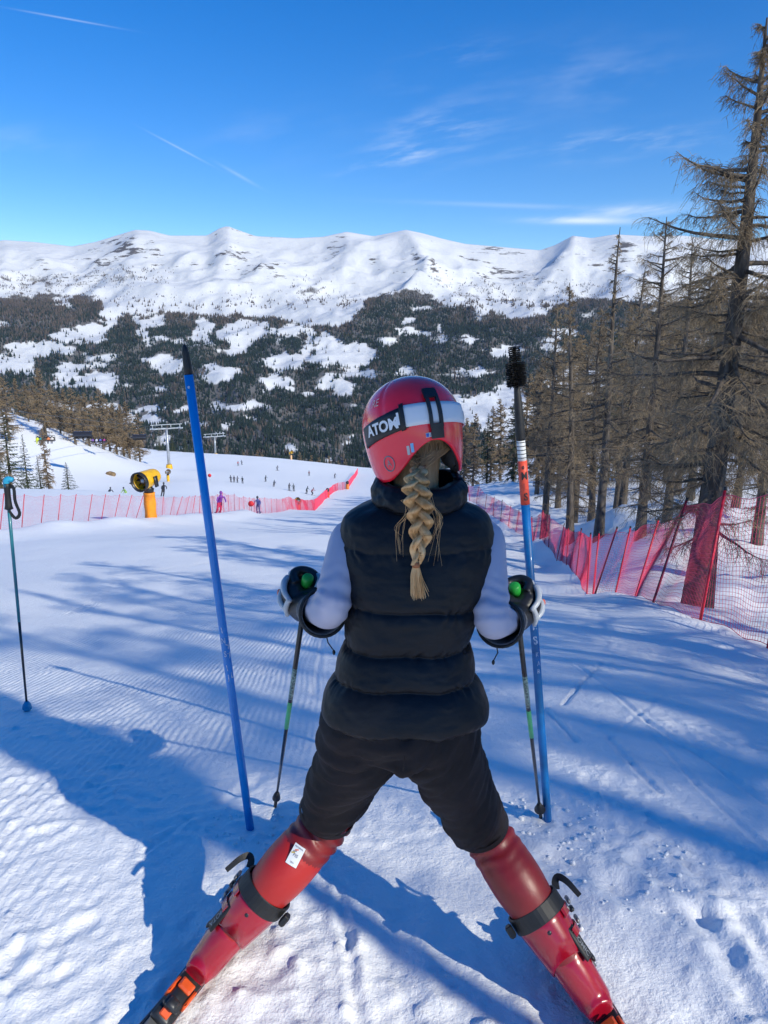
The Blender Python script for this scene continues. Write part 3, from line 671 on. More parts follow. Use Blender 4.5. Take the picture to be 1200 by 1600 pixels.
# larches beside and behind the photographer, right of the piste: they throw the streaked shade over the snow
G_S = 'larches beside the start, right of the piste'
place_tree(LSHADE, 'larch_tree', 'slim larch added outside the view on the right, crown shaped to shade the skier', (4.1291, -1.8883, 0.0), 1.0, 0.0, group=G_S)
for i, (x, y, h, pi) in enumerate(((11.26, -6.82, 12, 0), (13.5, -7.7, 12, 3), (9.4, -3.2, 10, 1), (7.2, 2.5, 8.5, 2), (6.8, -9.5, 10, 1), (13, -3, 11, 2), (12.6, -5, 12, 0), (9.2, -1.2, 10, 2), (10, 4.5, 9.5, 0), (15, 2, 11, 3), (16, -10, 12, 0), (12, -15, 12, 2), (7.5, 6.2, 8.5, 3))):
    place_tree(LB[pi], 'larch_tree', 'bare larch beside the start, outside the view on the right', on(x, y), h / 10, i * 1.7, group=G_S)
# left hill
G_L = 'larches on the hill under the chairlift'
lh = [(15, 150, 588), (72, 160, 574), (95, 172, 610), (118, 166, 604), (140, 176, 612), (45, 175, 598), (162, 186, 606), (183, 190, 628), (203, 196, 626), (219, 202, 645), (-20, 160, 570), (130, 196, 615), (-60, 160, 560), (30, 190, 590), (56, 186, 596), (84, 190, 600), (106, 192, 606), (150, 198, 618), (172, 200, 622), (194, 204, 630), (2, 178, 585)]
for i, (pb, y, pt) in enumerate(lh):
    b = at_px(pb, y); s = h_for(y, pt, b) / 10
    place_tree(LC[i % 3], 'larch_tree', f'tan bare larch on the hill under the lift, {ORD[sorted(lh).index((pb, y, pt))]} from the left', b, max(s, .9), i * 2.1, group=G_L, sxy=1.25)
G_F = 'conifers at the edge of the left run'
for i, (pb, y, pt, pr, sx, nm, lb) in enumerate(((22, 92, 640, SPR[0], 1.25, 'spruce_tree', 'tall dark spruce at the left edge, beyond the red net'), (-14, 88, 600, LC[1], 1.1, 'larch_tree', 'brown larch cut by the left edge beyond the net'),
        (48, 95, 678, SPR[1], .9, 'spruce_tree', 'slim spruce just right of the tall dark spruce'), (80, 98, 668, LC[0], .6, 'larch_tree', 'thin bare larch between two small spruces on the left'), (68, 98, 712, SPR[0], 1.3, 'spruce_tree', 'small spruce left of the thin bare larch'), (110, 100, 722, SPR[1], 1.5, 'spruce_tree', 'small stubby spruce, rightmost of the clump on the left'), (6, 90, 690, SPR[1], 1.4, 'spruce_tree', 'bushy low spruce at the left frame edge'))):
    b = at_px(pb, y); place_tree(pr, nm, lb, b, h_for(y, pt, b) / 10, i * 1.3, group=G_F, sxy=sx)
for i, (pb, y, pt) in enumerate(((155, 215, 690), (200, 212, 692), (212, 214, 696), (250, 300, 668), (270, 310, 676), (290, 310, 672), (305, 312, 680))):
    b = at_px(pb, y); place_tree(SPR[i % 2], 'spruce_tree', f'low dark spruce below the hill near the lift, {ORD[i]} from the left', b, max(h_for(y, pt, b) / 10, .3), i * 1.9, group='spruces at the foot of the hill')
# tops that peek over the far edge of the run
TT = ((357, 697), (398, 704), (405, 702), (412, 706), (448, 712), (456, 716), (470, 705), (478, 702), (488, 710), (500, 713), (508, 708), (516, 711), (540, 716), (552, 720), (384, 706), (530, 719))
for i, (pb, pt) in enumerate(TT):
    b = at_px(pb, 392 + 4 * (i % 3)); H = h_for(b[1], pt, b)
    lar = i % 3 != 1; place_tree(LC[i % 3] if lar else SPR[i % 2], 'larch_tree' if lar else 'spruce_tree', ('tan larch top' if lar else 'dark spruce top') + f' over the far edge of the run, {ORD[sorted(TT).index((pb, pt))]} from the left', b, H / 10, i * 1.1, group='tree tops beyond the far edge of the run', sxy=.8)
# ------------------------------------------------------------- safety nets
M_NET = mat('red_net_cord', (.72, .05, .12), .6, col2=(.82, .10, .18), vscale=1.5, spec=.3)
M_POST = mat('red_fence_post', (.55, .012, .03), .42, var=.25, vscale=5, spec=.5)
M_POSTD = mat('dark_red_fence_post', (.22, .01, .03), .5, var=.3, vscale=5)
M_BLACK = mat('black_plastic', (.012, .012, .014), .42, var=.2, vscale=20)
def net_panel(b0, t0, b1, t1, cell, rad, seed, sag=.10, slump=0.0):
    """one bay of knotted net between two posts: cords as fine three-sided strands"""
    b0, t0, b1, t1 = (np.asarray(v, float) for v in (b0, t0, b1, t1))
    L = np.linalg.norm(b1 - b0); H = np.linalg.norm(t0 - b0)
    nr = max(4, int(H / cell)); nc = max(3, int(L / cell)); ns = max(5, min(24, int(L / .11)))
    nrm = np.cross(b1 - b0, t0 - b0); nrm /= np.linalg.norm(nrm); g = np.random.default_rng(seed)
    ph = g.uniform(0, 6.28, 3)
    def pt(s, t):
        a = b0 * (1 - s)[..., None] + b1 * s[..., None]; c = t0 * (1 - s)[..., None] + t1 * s[..., None]
        w = 4 * s * (1 - s)
        tt = t - sag * w * (0.55 * t + 0.35 * np.sin(np.pi * t)) - slump * w * t + .02 * np.sin(9 * s + 5 * t + ph[0]) * w
        bul = w * (.05 * np.sin(np.pi * t + ph[1]) + .05 * np.sin(3 * t + 4 * s + ph[2]))
        return a + (c - a) * tt[..., None] + nrm * bul[..., None]
    s = np.linspace(0, 1, ns); t = np.linspace(.02, .98, nr)
    rows = pt(*np.broadcast_arrays(s[None], t[:, None]))
    sc = (np.arange(nc) + .5) / nc; tc = np.linspace(.02, .98, max(6, min(14, nr // 3)))
    cols = pt(*np.broadcast_arrays(sc[:, None], tc[None]))
    edge = pt(np.stack([s, s]), np.stack([s * 0 + .02, s * 0 + .98]))
    return join_geo([tubes(rows, rad, 3), tubes(cols, rad, 3), tubes(edge, rad * 2.0, 4)])
def fence(name, label, posts, cell, rad, pr, seed, mats, group=None, sag=.1, caps=True):
    """posts: list of (foot, top)"""
    f = thing(name, label, 'fence', posts[0][0], group)
    for i, (b, t) in enumerate(posts):
        b, t = np.asarray(b, float), np.asarray(t, float); d = (t - b) / np.linalg.norm(t - b)
        path = np.stack([b - d * .25, b + (t - b) * .5 + [0, 0, .0], t + d * .03])
        o = part('post', tubes(path[None], pr, 7, cap=True), mats[i % len(mats)], f)
        if caps: part('post_cap', tubes(np.stack([t + d * .03, t + d * .075])[None], pr * 1.15, 7, cap=True), M_BLACK, o)
    for i, (p, q) in enumerate(zip(posts[:-1], posts[1:])):
        part('net', net_panel(p[0], p[1], q[0], q[1], cell, rad, seed + i, sag), M_NET, f)
    return f
g3 = np.random.default_rng(31)
# right fence: near posts from the photograph, then on down the slope
rp = []
for b, t in RF:
    z = height(b[0], b[1]); d = np.array([0, 0, z - b[2]]); rp.append((b + d, t + d))
x0, y0 = RF[-1][0][:2]
far = [(900, 905, 21.0), (885, 892, 24.5), (870, 880, 28), (857, 870, 31), (845, 858, 34), (832, 846, 37), (820, 838, 40), (806, 829, 42.5), (794, 822, 45), (782, 815, 47.5), (770, 808, 50), (757, 802, 53), (744, 797, 56), (733, 793, 59)]
for px, py, y in far:
    b = np.array(at_px(px, y)); b[2] += .05; rp.append((b, b + np.array([g3.normal(.12, .12), g3.normal(0, .08), g3.uniform(1.3, 1.5)])))
rp0 = rp[0]
near = [(np.array([3.95, 3.4, height(3.95, 3.4)]), np.array([4.1, 3.4, height(3.95, 3.4) + 1.5])), (np.array([4.0, 1.2, height(4.0, 1.2)]), np.array([4.05, 1.15, height(4.0, 1.2) + 1.5]))]
fence('safety_net_fence', 'red safety net on leaning red posts along the right side of the piste', near[::-1] + rp, .052, .0023, .019, 300, [M_POST, M_POST, M_POSTD], 'red safety nets along the piste', .05)
# left fence
lp = []
tops = {34: (38, 773), 64: (69, 774), 90: (95, 773), 112: (119, 773), 137: (144, 773), 158: (165, 773), 178: (187, 773), 196: (206, 774), 212: (224, 779), 232: (234, 780), 253: (256, 784), 265: (272, 776), 275: (285, 776), 289: (296, 776), 300: (305, 774), 311: (313, 774)}
for (px, py), y in zip(LFP, LFY):
    b = np.array(at_px(px, y)); b[2] += .05
    zc = y * CP - (b[2] - CAMZ) * SP
    tx, ty = tops.get(px, (px + 6, 772)); t = P(tx, ty, zc); h = np.clip(t[2] - b[2], 1.2, 1.75); t[2] = b[2] + h; lp.append((b, t))
fence('safety_net_fence', 'pale red safety net on raked thin posts left of the piste', lp, .062, .0018, .015, 400, [M_POST], 'red safety nets along the piste', .05, caps=False)
l2 = []
for i, (px, y) in enumerate(((311, 48.6), (322, 50.5), (332, 52), (342, 54), (350, 55.5), (358, 57), (366, 58.5), (374, 60), (382, 61.5), (390, 63), (398, 65), (406, 67), (415, 69), (424, 71), (433, 74), (442, 78), (452, 84), (462, 92), (470, 100))):
    b = np.array(at_px(px, y)); b[2] += .05; l2.append((b, b + np.array([g3.normal(.03, .05), 0, 1.5 + .12 * (i % 4 == 0)])))
l2[0] = lp[-1]
fence('safety_net_fence', 'dense stretch of red safety net behind the purple skier', l2, .08, .0030, .016, 500, [M_POST, M_POST, M_POSTD, M_POST], 'red safety nets along the piste', .04, caps=False)
l3 = []
for px, py, y in ((470, 800, 100), (481, 800, 106), (492, 800, 112), (500, 791, 126), (508, 781, 145), (513, 777, 152), (521, 770, 166), (528, 768, 172), (535, 772, 174), (543, 773, 178), (547, 765, 192), (551, 756, 212), (555, 747, 232), (559, 738, 256)):
    b = np.array(at_px(px, y)); b[2] += .05; l3.append((b, b + np.array([0, 0, 1.9])))
fence('safety_net_fence', 'far zigzag end of the red net climbing to the edge of the run', l3, .16, .013, .03, 600, [M_POST], 'red safety nets along the piste', .03, caps=False)
# ------------------------------------------------------------- snow guns, chairlift, marker discs
M_YEL = mat('yellow_paint', (.78, .43, .01), .38, var=.18, vscale=3, coat=.3)
M_ORG = mat('orange_padding', (.80, .27, .008), .55, var=.25, vscale=2.5, bump=.01, bscale=9)
M_DARK = mat('dark_metal', (.035, .036, .04), .4, var=.3, vscale=8, metal=.4)
M_STEEL = mat('galvanised_steel', (.42, .45, .48), .45, var=.25, vscale=.8, metal=.6)
M_RED = mat('red_fabric', (.62, .02, .03), .6, var=.2)
def rotz(a): c, s = math.cos(a), math.sin(a); return np.array([[c, -s, 0], [s, c, 0], [0, 0, 1.0]])
def snow_gun(loc, sc, az, el, label, pad, group):
    """fan gun on a padded mast: barrel axis at azimuth az (0 = towards +y), raised by el"""
    loc = np.array(loc); g = thing('snow_gun', label, 'snow gun', loc, group)
    d = np.array([math.sin(az) * math.cos(el), math.cos(az) * math.cos(el), math.sin(el)]); side = unit(np.cross(d, [0, 0, 1.0])); up = np.cross(side, d)
    hub = loc + np.array([0, 0, 1.86 * sc])
    part('mast', tubes(np.stack([loc + [0, 0, -.3], loc + [0, 0, 1.5 * sc]])[None], .07 * sc, 10, cap=True), M_DARK, g)
    zz = np.linspace(-.1, 1.22, 14); th = np.linspace(0, 2 * np.pi, 20, endpoint=False)
    rr = (.255 + .012 * np.cos(zz * 9))[:, None] * (1 + .05 * np.cos(4 * th)[None]) * sc
    ring = np.stack([rr * np.cos(th), rr * np.sin(th), np.broadcast_to(zz[:, None] * sc, rr.shape)], -1)
    part('mast_pad', loft(ring + loc), pad, g)
    part('yoke', join_geo([limb([loc + [0, 0, 1.2 * sc], loc + [0, 0, 1.42 * sc], hub - up * .46 * sc + d * .02], [.2 * sc, .24 * sc, .12 * sc], 8, 12, ref=(1, 0, 0)),
                           box(hub - side * .45 * sc - up * .1 * sc, (.05 * sc, .2 * sc, .5 * sc), basis(side, up)), box(hub + side * .45 * sc - up * .1 * sc, (.05 * sc, .2 * sc, .5 * sc), basis(side, up))]), M_DARK, g)
    k = np.linspace(-.52, .5, 12); pr = np.interp(k, [-.52, -.4, 0, .42, .5], [.30, .36, .40, .43, .41]) * sc
    def rings(ks, rs): return np.stack([hub + d * (a * sc) + r * (np.cos(th)[:, None] * side + np.sin(th)[:, None] * up) for a, r in zip(ks, rs)])
    bar = rings(np.concatenate([k, k[::-1]]), np.concatenate([pr, pr[::-1] * .9]))
    part('barrel', loft(bar, cap=False), M_YEL, g)
    part('nozzle_ring', loft(rings([.44, .62, .64, .62, .46], np.array([.44, .46, .44, .40, .39]) * sc), cap=False), M_DARK, g)
    fan = part('fan', loft(rings([.30, .38, .42], np.array([.13, .11, .02]) * sc)), M_STEEL, g)
    for i in range(9):
        a = i * 2 * np.pi / 9; e = np.cos(a) * side + np.sin(a) * up; f = np.cross(d, e)
        part('fan_blade', box(hub + e * .25 * sc + d * .3 * sc, (.26 * sc, .012 * sc, .12 * sc), basis(e, d * .8 + f * .6)), M_DARK, fan)
    return g
GUN = 'snow guns beside the runs'
snow_gun(at_px(236, 36), 1.14, R(204), R(-7), 'large yellow snow gun with black fan on an orange padded mast', M_ORG, GUN)
snow_gun(at_px(263, 150), 1.15, R(150), R(15), 'small yellow snow gun beyond the left net, below the lift tower', M_YEL, GUN)
snow_gun(at_px(467, 101), .9, R(190), R(25), 'yellow snow gun with an orange pad where the nets meet', mat('orange_red_padding', (.75, .10, .03), .6), GUN)
snow_gun(at_px(455, 300), 1.6, R(100), R(30), 'pale orange snow gun far off on the wide run', mat('faded_orange', (.7, .42, .22), .6), GUN)
def pad_post(px, y, label, col):
    p = np.array(at_px(px, y)); o = thing('padded_post', label, 'post', p, 'padded posts along the far net')
    part('pad', limb([p + [0, 0, -.1], p + [0, 0, .6], p + [0, 0, 1.35]], [.38, .42, .36], 8, 12, ref=(1, 0, 0)), mat('pad', col, .6, var=.2), o)
    part('head', ellipsoid(p + [0, 0, 1.75], (.4, .4, .45), 8, 12), M_DARK, o)
pad_post(512, 151, 'red padded post with a dark head on the far net', (.62, .05, .03)); pad_post(543, 176, 'farthest padded post, orange, where the net turns uphill', (.7, .2, .03))
def disc(px, y, h, r, label):
    p = np.array(at_px(px, y)); o = thing('marker_disc', label, 'marker', p, 'red piste marker discs')
    part('pole', tubes(np.stack([p + [0, 0, -.2], p + [0, 0, h]])[None], .02, 6, cap=True), M_DARK, o)
    part('disc', tubes(np.stack([p + [0, -.05, h - r * .3], p + [0, .0, h - r * .3]])[None], r, 16, ref=(1, 0, 0), cap=True), M_RED, o)
disc(393, 62, 1.1, .26, 'round red marker disc in front of the dense net'); disc(328, 165, 1.5, .42, 'round red marker disc out on the wide run')
# --- chairlift
def tower(px, y, H, label, arm):
    p = np.array(at_px(px, y)); o = thing('lift_tower', label, 'lift tower', p, 'chairlift towers'); ax = unit(np.array([.9, .45, 0.0]))
    part('mast', tubes(np.stack([p + [0, 0, -.5], p + [0, 0, H * .55], p + [0, 0, H]])[None], np.array([[.55, .45, .36]]) * arm / 7, 10, cap=True), M_STEEL, o)
    cr = part('crossarm', join_geo([box(p + [0, 0, H], (arm * 1.5, .35, .4), rotz(math.atan2(ax[1], ax[0]))), box(p + [0, 0, H + 1.3 * arm / 7], (arm * 1.42, .22, .22), rotz(math.atan2(ax[1], ax[0])))] +
         [box(p + ax * s * arm * .62 + [0, 0, H + .65 * arm / 7], (.2, .2, 1.3 * arm / 7), rotz(math.atan2(ax[1], ax[0]))) for s in (-1, -.33, .33, 1)]), M_STEEL, o, smooth=False)
    fw = np.array([-ax[1], ax[0], 0])
    for s in (-1, 1):
        q = p + ax * s * arm * .62 + [0, 0, H - .5]
        w = part('sheave_train', box(q, (.3, 4.2 * arm / 7, .35), rotz(math.atan2(ax[1], ax[0]))), M_DARK, o, smooth=False)
        part('catwalk', box(q + [0, 0, .55], (.9, 4.6 * arm / 7, .12), rotz(math.atan2(ax[1], ax[0]))), M_STEEL, w, smooth=False)
    pz = H * .18
    part('mast_pad', limb([p + [0, 0, -.2], p + [0, 0, pz * .55], p + [0, 0, pz]], [1.05 * arm / 7, 1.1 * arm / 7, .95 * arm / 7], 8, 12, ref=(1, 0, 0)), M_YEL, o)
    return [p + ax * s * arm * .62 + [0, 0, H - .3] for s in (-1, 1)]
T1 = tower(265, 232, 14.5, 'grey steel chairlift tower with yellow base pad, the nearer one', 7)
T2 = tower(337, 335, 9.8, 'farther small chairlift tower at the crest of the run', 7)
CH = [PY(70, 684, 127.) + [0, 0, 3.6], PY(130, 680, 134.) + [0, 0, 3.6]]
ST = [T1[i] + (CH[i] - T1[i]) * 1.9 for i in (0, 1)]
def cable(a, b, n=40, sag=4.0):
    s = np.linspace(0, 1, n)[:, None]; return a * (1 - s) + b * s - np.array([0, 0, 1.0]) * sag * 4 * s * (1 - s)
CB = [cable(ST[i], T1[i], 40, 0.6) for i in (0, 1)]
for i, lb in ((0, 'left haul cable of the chairlift rising towards the left edge'), (1, 'right haul cable of the chairlift passing over the hill')):
    pth = np.concatenate([CB[i], cable(T1[i], T2[i], 20, 2.0)[1:], cable(T2[i], T2[i] + np.array([-6., 160, -60.]), 8, 1)[1:]])
    tag(part('lift_cable', tubes(pth[None], .045, 5), M_DARK), lb, 'cable', 'chairlift cables')
# small figures ------------------------------------------------
M_SKIN = mat('skin', (.56, .34, .25), .5); PALM = {}
def cloth(c):
    k = tuple(c)
    if k not in PALM: PALM[k] = mat('ski_clothing', k, .75, var=.2, vscale=4)
    return PALM[k]
def figure_mesh(pose):
    if pose == 'sit':
        parts = [limb([(0, 0, .0), (0, .02, .3), (0, 0, .52)], [.17, .18, .13], 8, 10), ellipsoid((0, .02, .74), (.12, .13, .15), 8, 10), limb([(0, 0, .5), (0, .01, .66)], [.07, .06], 4, 8)]
        for s in (-1, 1): parts += [limb([(.09 * s, 0, .02), (.1 * s, .42, .03), (.1 * s, .5, -.42), (.1 * s, .62, -.46)], [.1, .085, .07, .06], 10, 8, ref=(1, 0, 0)), limb([(.19 * s, 0, .46), (.24 * s, .12, .22), (.14 * s, .34, .2)], [.07, .06, .05], 8, 8, ref=(1, 0, 0))]
    else:
        k = {'stand': 0.06, 'ski': .22, 'turn': .3}[pose]; l = .12 if pose == 'turn' else 0
        parts = [limb([(l * .6, -k * .5, .85), (l * .3, 0, 1.1), (0, k, 1.42)], [.16, .17, .13], 8, 10), ellipsoid((0, k + .06, 1.66), (.115, .13, .15), 8, 10), limb([(0, k, 1.4), (0, k + .05, 1.58)], [.07, .06], 4, 8)]
        for s in (-1, 1): parts += [limb([(.09 * s + l * .6, -k * .5, .86), (.12 * s + l * 1.3, k * .7, .48), (.13 * s + l * 2, -k * .1, .08), (.13 * s + l * 2, k * .4 + .1, .04)], [.11, .085, .07, .06], 12, 8, ref=(1, 0, 0)),
                                    limb([(.19 * s, k, 1.36), (.29 * s, k + .1, 1.12), (.27 * s, k + .36, 1.02)], [.07, .06, .055], 8, 8, ref=(1, 0, 0))]
    me = remesh(parts, .035, 4); return me
FIG = {k: figure_mesh(k) for k in ('stand', 'ski', 'turn', 'sit')}
FIGZ = {}
def person(pose, loc, rz, jacket, pants, label, group, helmet=(.03, .03, .035), skis=True, sc=1.0):
    src = FIG[pose]; me = src.copy(); me.name = 'person'
    for c in (jacket, pants, helmet): me.materials.append(cloth(c))
    V = verts_of(me); cen = np.array([V[list(p.vertices)].mean(0) for p in me.polygons])
    hz, lz = (.62, .12) if pose == 'sit' else (1.53, .9)
    idx = np.where(cen[:, 2] > hz, 2, np.where((cen[:, 2] < lz) if pose != 'sit' else ((cen[:, 1] > .16) & (cen[:, 2] < .15)), 1, 0))
    me.polygons.foreach_set('material_index', idx.astype(np.int32))
    o = bpy.data.objects.new('person', me); COL.objects.link(o); o.location = tuple(float(v) for v in loc); o.rotation_euler = (0, 0, rz); o.scale = (sc,) * 3
    tag(o, label, 'person', group)
    if skis and pose != 'sit':
        l = .24 if pose == 'turn' else 0
        for s in (-1, 1): part('ski', box((.13 * s + l, .1, .015), (.09, 1.6, .03)), M_DARK, o, world=False, smooth=False)
    return o
GS = 'skiers out on the wide run'
def skier(px, y, pose, rz, j, p, label, **k):
    b = np.array(at_px(px, y)); b[2] += .05; return person(pose, b, rz, j, p, label, GS, **k)
skier(346, 52.3, 'turn', R(200), (.22, .05, .36), (.45, .02, .08), 'skier in purple jacket and red trousers beside the red net', helmet=(.2, .05, .3), sc=1.05)
skier(172, 95, 'turn', R(230), (.02, .025, .035), (.015, .015, .02), 'skier in black turning beyond the left net', helmet=(.05, .05, .06))
skier(197, 97, 'ski', R(150), (.25, .42, .12), (.55, .6, .5), 'skier in pale green crouching beyond the left net')
skier(257, 82, 'turn', R(200), (.02, .025, .04), (.03, .03, .04), 'skier in dark clothes just right of the large snow gun')
skier(404, 66, 'ski', R(180), (.08, .10, .30), (.10, .08, .2), 'skier in blue half hidden behind the dense net')
far = [(361, 172, 'stand', (.03, .03, .05), 'dark skier at the left end of the waiting group'), (366, 173, 'stand', (.05, .05, .09), 'dark skier second from the left in the waiting group'), (371, 174, 'stand', (.12, .12, .15), 'grey skier third in the waiting group'), (379, 172, 'stand', (.04, .05, .06), 'skier standing apart at the right of the waiting group'),
       (415, 190, 'ski', (.04, .05, .06), 'lone dark skier right of the snow mound'), (378, 262, 'ski', (.05, .05, .08), 'tiny skier near the top of the run on the left'), (372, 258, 'ski', (.5, .08, .08), 'tiny reddish skier near the top of the run'), (433, 245, 'ski', (.06, .06, .08), 'tiny skier high on the run left of the far snow gun'), (429, 168, 'turn', (.05, .07, .10), 'skier crossing the run above the net'),
       (452, 158, 'stand', (.04, .04, .05), 'dark skier, left of a standing pair above the net'), (459, 158, 'stand', (.10, .12, .14), 'grey skier, right of a standing pair above the net'), (480, 156, 'turn', (.05, .08, .10), 'dark teal skier just above the dip of the net'), (488, 154, 'turn', (.35, .12, .14), 'skier in dull red above the dip of the net'), (483, 232, 'ski', (.2, .05, .05), 'tiny skier high on the run left of the net end'), (523, 226, 'ski', (.08, .08, .1), 'tiny skier nearest the far net end')]
for i, (px, y, ps, j, lb) in enumerate(far): skier(px, y, ps, R(160 + 37 * i % 90), j, (.03, .03, .04), lb)
# chairs ------------------------------------------------
def cs(ci, y): return (y - ST[ci][1]) / (T1[ci][1] - ST[ci][1])
def chair(ci, s, label, riders, bubble):
    a = CB[ci]; k = s * (len(a) - 1); i = int(k); c = a[i] * (1 - k + i) + a[i + 1] * (k - i); dr = a[i + 1] - a[i]
    rz = math.atan2(dr[1], dr[0]) - math.pi / 2 + math.pi; o = thing('lift_chair', label, 'chair', c + [0, 0, -3.6], 'chairs on the lift'); o.rotation_euler = (0, 0, rz)
    def lp(nm, geo, m, par=o): return part(nm, geo, m, par, world=False, smooth=False)
    lp('hanger', tubes(np.array([[(0, 0, 3.6), (0, .25, 2.4), (0, -.2, 1.3), (0, -.25, .9)]]), .06, 6), M_DARK)
    lp('seat', box((0, .05, .02), (3.2, .55, .1), bev=.03), M_DARK); lp('backrest', box((0, -.28, .38), (3.2, .08, .6), bev=.03), M_DARK)
    lp('seat_frame', tubes(np.array([[(-1.65, .5, 0), (-1.65, -.3, 0), (-1.65, -.35, .9), (1.65, -.35, .9), (1.65, -.3, 0), (1.65, .5, 0)]]), .04, 6), M_DARK)
    if bubble:
        th = np.linspace(R(80), R(190), 10); x = np.linspace(-1.7, 1.7, 9)
        V = np.stack(np.broadcast_arrays(x[None], -.35 - .95 * np.cos(th)[:, None] * .9, .55 + .75 * np.sin(th)[:, None]), -1).reshape(-1, 3)
        lp('bubble_cover', (V, [grid_faces(10, 9)]), mat('smoked_bubble', (.03, .03, .035), .15, spec=.6))
    W = Matrix.Translation(o.location) @ Matrix.Rotation(rz, 4, 'Z')
    for j, (col, pc, lb) in enumerate(riders):
        person('sit', W @ Vector((-1.25 + 2.5 * j / max(1, len(riders) - 1), .05, .1)), rz, col, pc, lb, 'people riding the chairlift')
chair(0, cs(0, 127), 'occupied lift chair nearest the left edge, five riders', [((.6, .55, .5), (.05, .05, .06), 'chairlift rider in cream at the left end of the nearest chair'), ((.6, .2, .08), (.04, .04, .05), 'chairlift rider in orange on the nearest chair'), ((.05, .05, .06), (.04, .04, .05), 'chairlift rider in black in the middle of the nearest chair'), ((.05, .3, .32), (.05, .05, .05), 'chairlift rider in teal on the nearest chair'), ((.6, .65, .05), (.55, .6, .05), 'chairlift rider in bright yellow at the right end of the nearest chair')], False)
chair(1, cs(1, 134), 'empty dark lift chair with its bubble closed, above the hill', [], True)
chair(0, cs(0, 163), 'occupied lift chair over the brow of the hill, four riders', [((.35, .05, .2), (.05, .04, .08), 'chairlift rider in magenta on the chair over the brow'), ((.1, .12, .4), (.03, .03, .05), 'chairlift rider in blue on the chair over the brow'), ((.5, .5, .55), (.2, .2, .3), 'chairlift rider in pale grey on the chair over the brow'), ((.2, .1, .35), (.03, .03, .05), 'chairlift rider in violet on the chair over the brow')], False)
chair(1, cs(1, 178), 'dark bubble lift chair in front of the low spruces', [], True)
chair(0, cs(0, 205), 'lift chair close to the nearer tower', [], True)
# earth bank and boulders at the foot of the hill
M_EARTH = mat('bare_earth', (.22, .15, .08), .95, var=.4, vscale=2, bump=.1, bscale=3)
def rock(px, y, r, label, seed, m=M_EARTH, nm='boulder'):
    p = np.array(at_px(px, y)); V, Fx = ellipsoid((0, 0, 0), r, 10, 14); n = 1 + .35 * fbm(V[:, 0] / max(r) * 1.7 + seed, V[:, 2] / max(r) * 1.7 + V[:, 1] / max(r), 3, seed)
    tag(part(nm, (V * n[:, None] + p, Fx), m), label, nm.replace('_', ' '), 'rocks showing through the snow')
rock(172, 150, (1.1, .8, .9), 'brown earthy boulder above the cutting under the lift', 3); rock(209, 140, (.8, .7, .6), 'small dark boulder left of the large snow gun', 5, M_DARK)
# ------------------------------------------------------------- slalom poles, ski poles
M_BLUE = mat('blue_slalom_pole', (.002, .22, .64), .36, var=.12, vscale=6, coat=.25)
M_BLUE2 = mat('worn_blue_slalom_pole', (.004, .15, .42), .45, var=.3, vscale=7, coat=.1)
M_WHITE = mat('white_plastic', (.74, .74, .72), .45, var=.1, vscale=10)
M_OSLV = mat('orange_red_sleeve', (.80, .085, .04), .5, var=.12, vscale=14)
M_INK = mat('black_print', (.02, .018, .02), .6)
M_FAINT = mat('faded_print', (.52, .07, .045), .6)
M_WORN = mat('worn_white_print', (.62, .68, .76), .6, col2=(.20, .32, .55), vscale=90)
M_RUB = mat('black_rubber', (.010, .010, .011), .55, var=.3, vscale=30)
def along(a, b, f): return a + (b - a) * f
def on_tube(a, b, r, geo, f, ang0=0.0, flip=False, rot=0.0, lift=.0008, sq=1.0):
    """wrap flat print round a pole; it faces the camera, f is the place along a->b"""
    d = unit(b - a); c = along(a, b, f); v = unit(np.array([0, 0, CAMZ]) - c); v = unit(v - d * (v @ d)); s = np.cross(d, v)
    V, Fc = geo; x, y = V[:, 0] * sq, V[:, 1]
    if rot: x, y = x * math.cos(rot) - y * math.sin(rot), x * math.sin(rot) + y * math.cos(rot)
    th = x / r + ang0; W = c + d * y[:, None] + (r + lift) * (np.cos(th)[:, None] * v + np.sin(th)[:, None] * s)
    return W, Fc
def stick(a, b, f0, f1, r0, r1=None, m=16, n=4):
    f = np.linspace(f0, f1, n); return tubes(np.array([along(a, b, q) for q in f])[None], np.linspace(r0, r1 or r0, n)[None], m, cap=True)
b1 = gp(391, 1294); t1 = PY(288, 538, b1[1] + .02)
pl = thing('slalom_pole', 'bright blue slalom pole with a black pointed cap left of the skier', 'slalom pole', b1, 'slalom poles of the start gate'); rp_ = .0148
fb = (t1[2] - PY(293, 586, b1[1])[2]) / (t1[2] - b1[2])
part('shaft', stick(b1, t1, -.08, 1 - fb, rp_, m=20), M_BLUE, pl)
q = np.array([along(b1, t1, s) for s in (1 - fb - .004, 1 - fb * .75, 1 - fb * .3, 1 - fb * .1, 1.0)])
part('cap', tubes(q[None], np.array([[.0135, .0135, .0118, .0085, .003]]), 14, cap=True), M_RUB, pl)
part('rivet', on_tube(b1, t1, rp_, (lambda g: (g[0] * [1, 1, 0], g[1]))(tubes(np.array([[(0, 0, 0), (0, 0, .001)]]), .004, 10, cap=True)), 1 - fb - .022, -.3), M_WHITE, pl)
for s, f, a, rt in (('I', .452, -.35, .1), ('N', .43, -.35, 0), ('S', .402, -.3, 0), ('I', .372, -.3, .1), ('J', .352, -.25, 0), ('X', .418, .75, .4), ('Z', .398, .8, .3), ('L', .355, .7, 0)):
    part('lettering', on_tube(b1, t1, rp_, text_geo(s, .030, .0006), f, a, rot=rt, sq=.7), M_WORN, pl, smooth=False)
part('lettering', on_tube(b1, t1, rp_, (np.array([[-.012, 0, 0], [.012, 0, 0], [.012, .0015, 0], [-.012, .0015, 0]]), [np.array([[0, 1, 2, 3]])]), .47), M_WORN, pl)
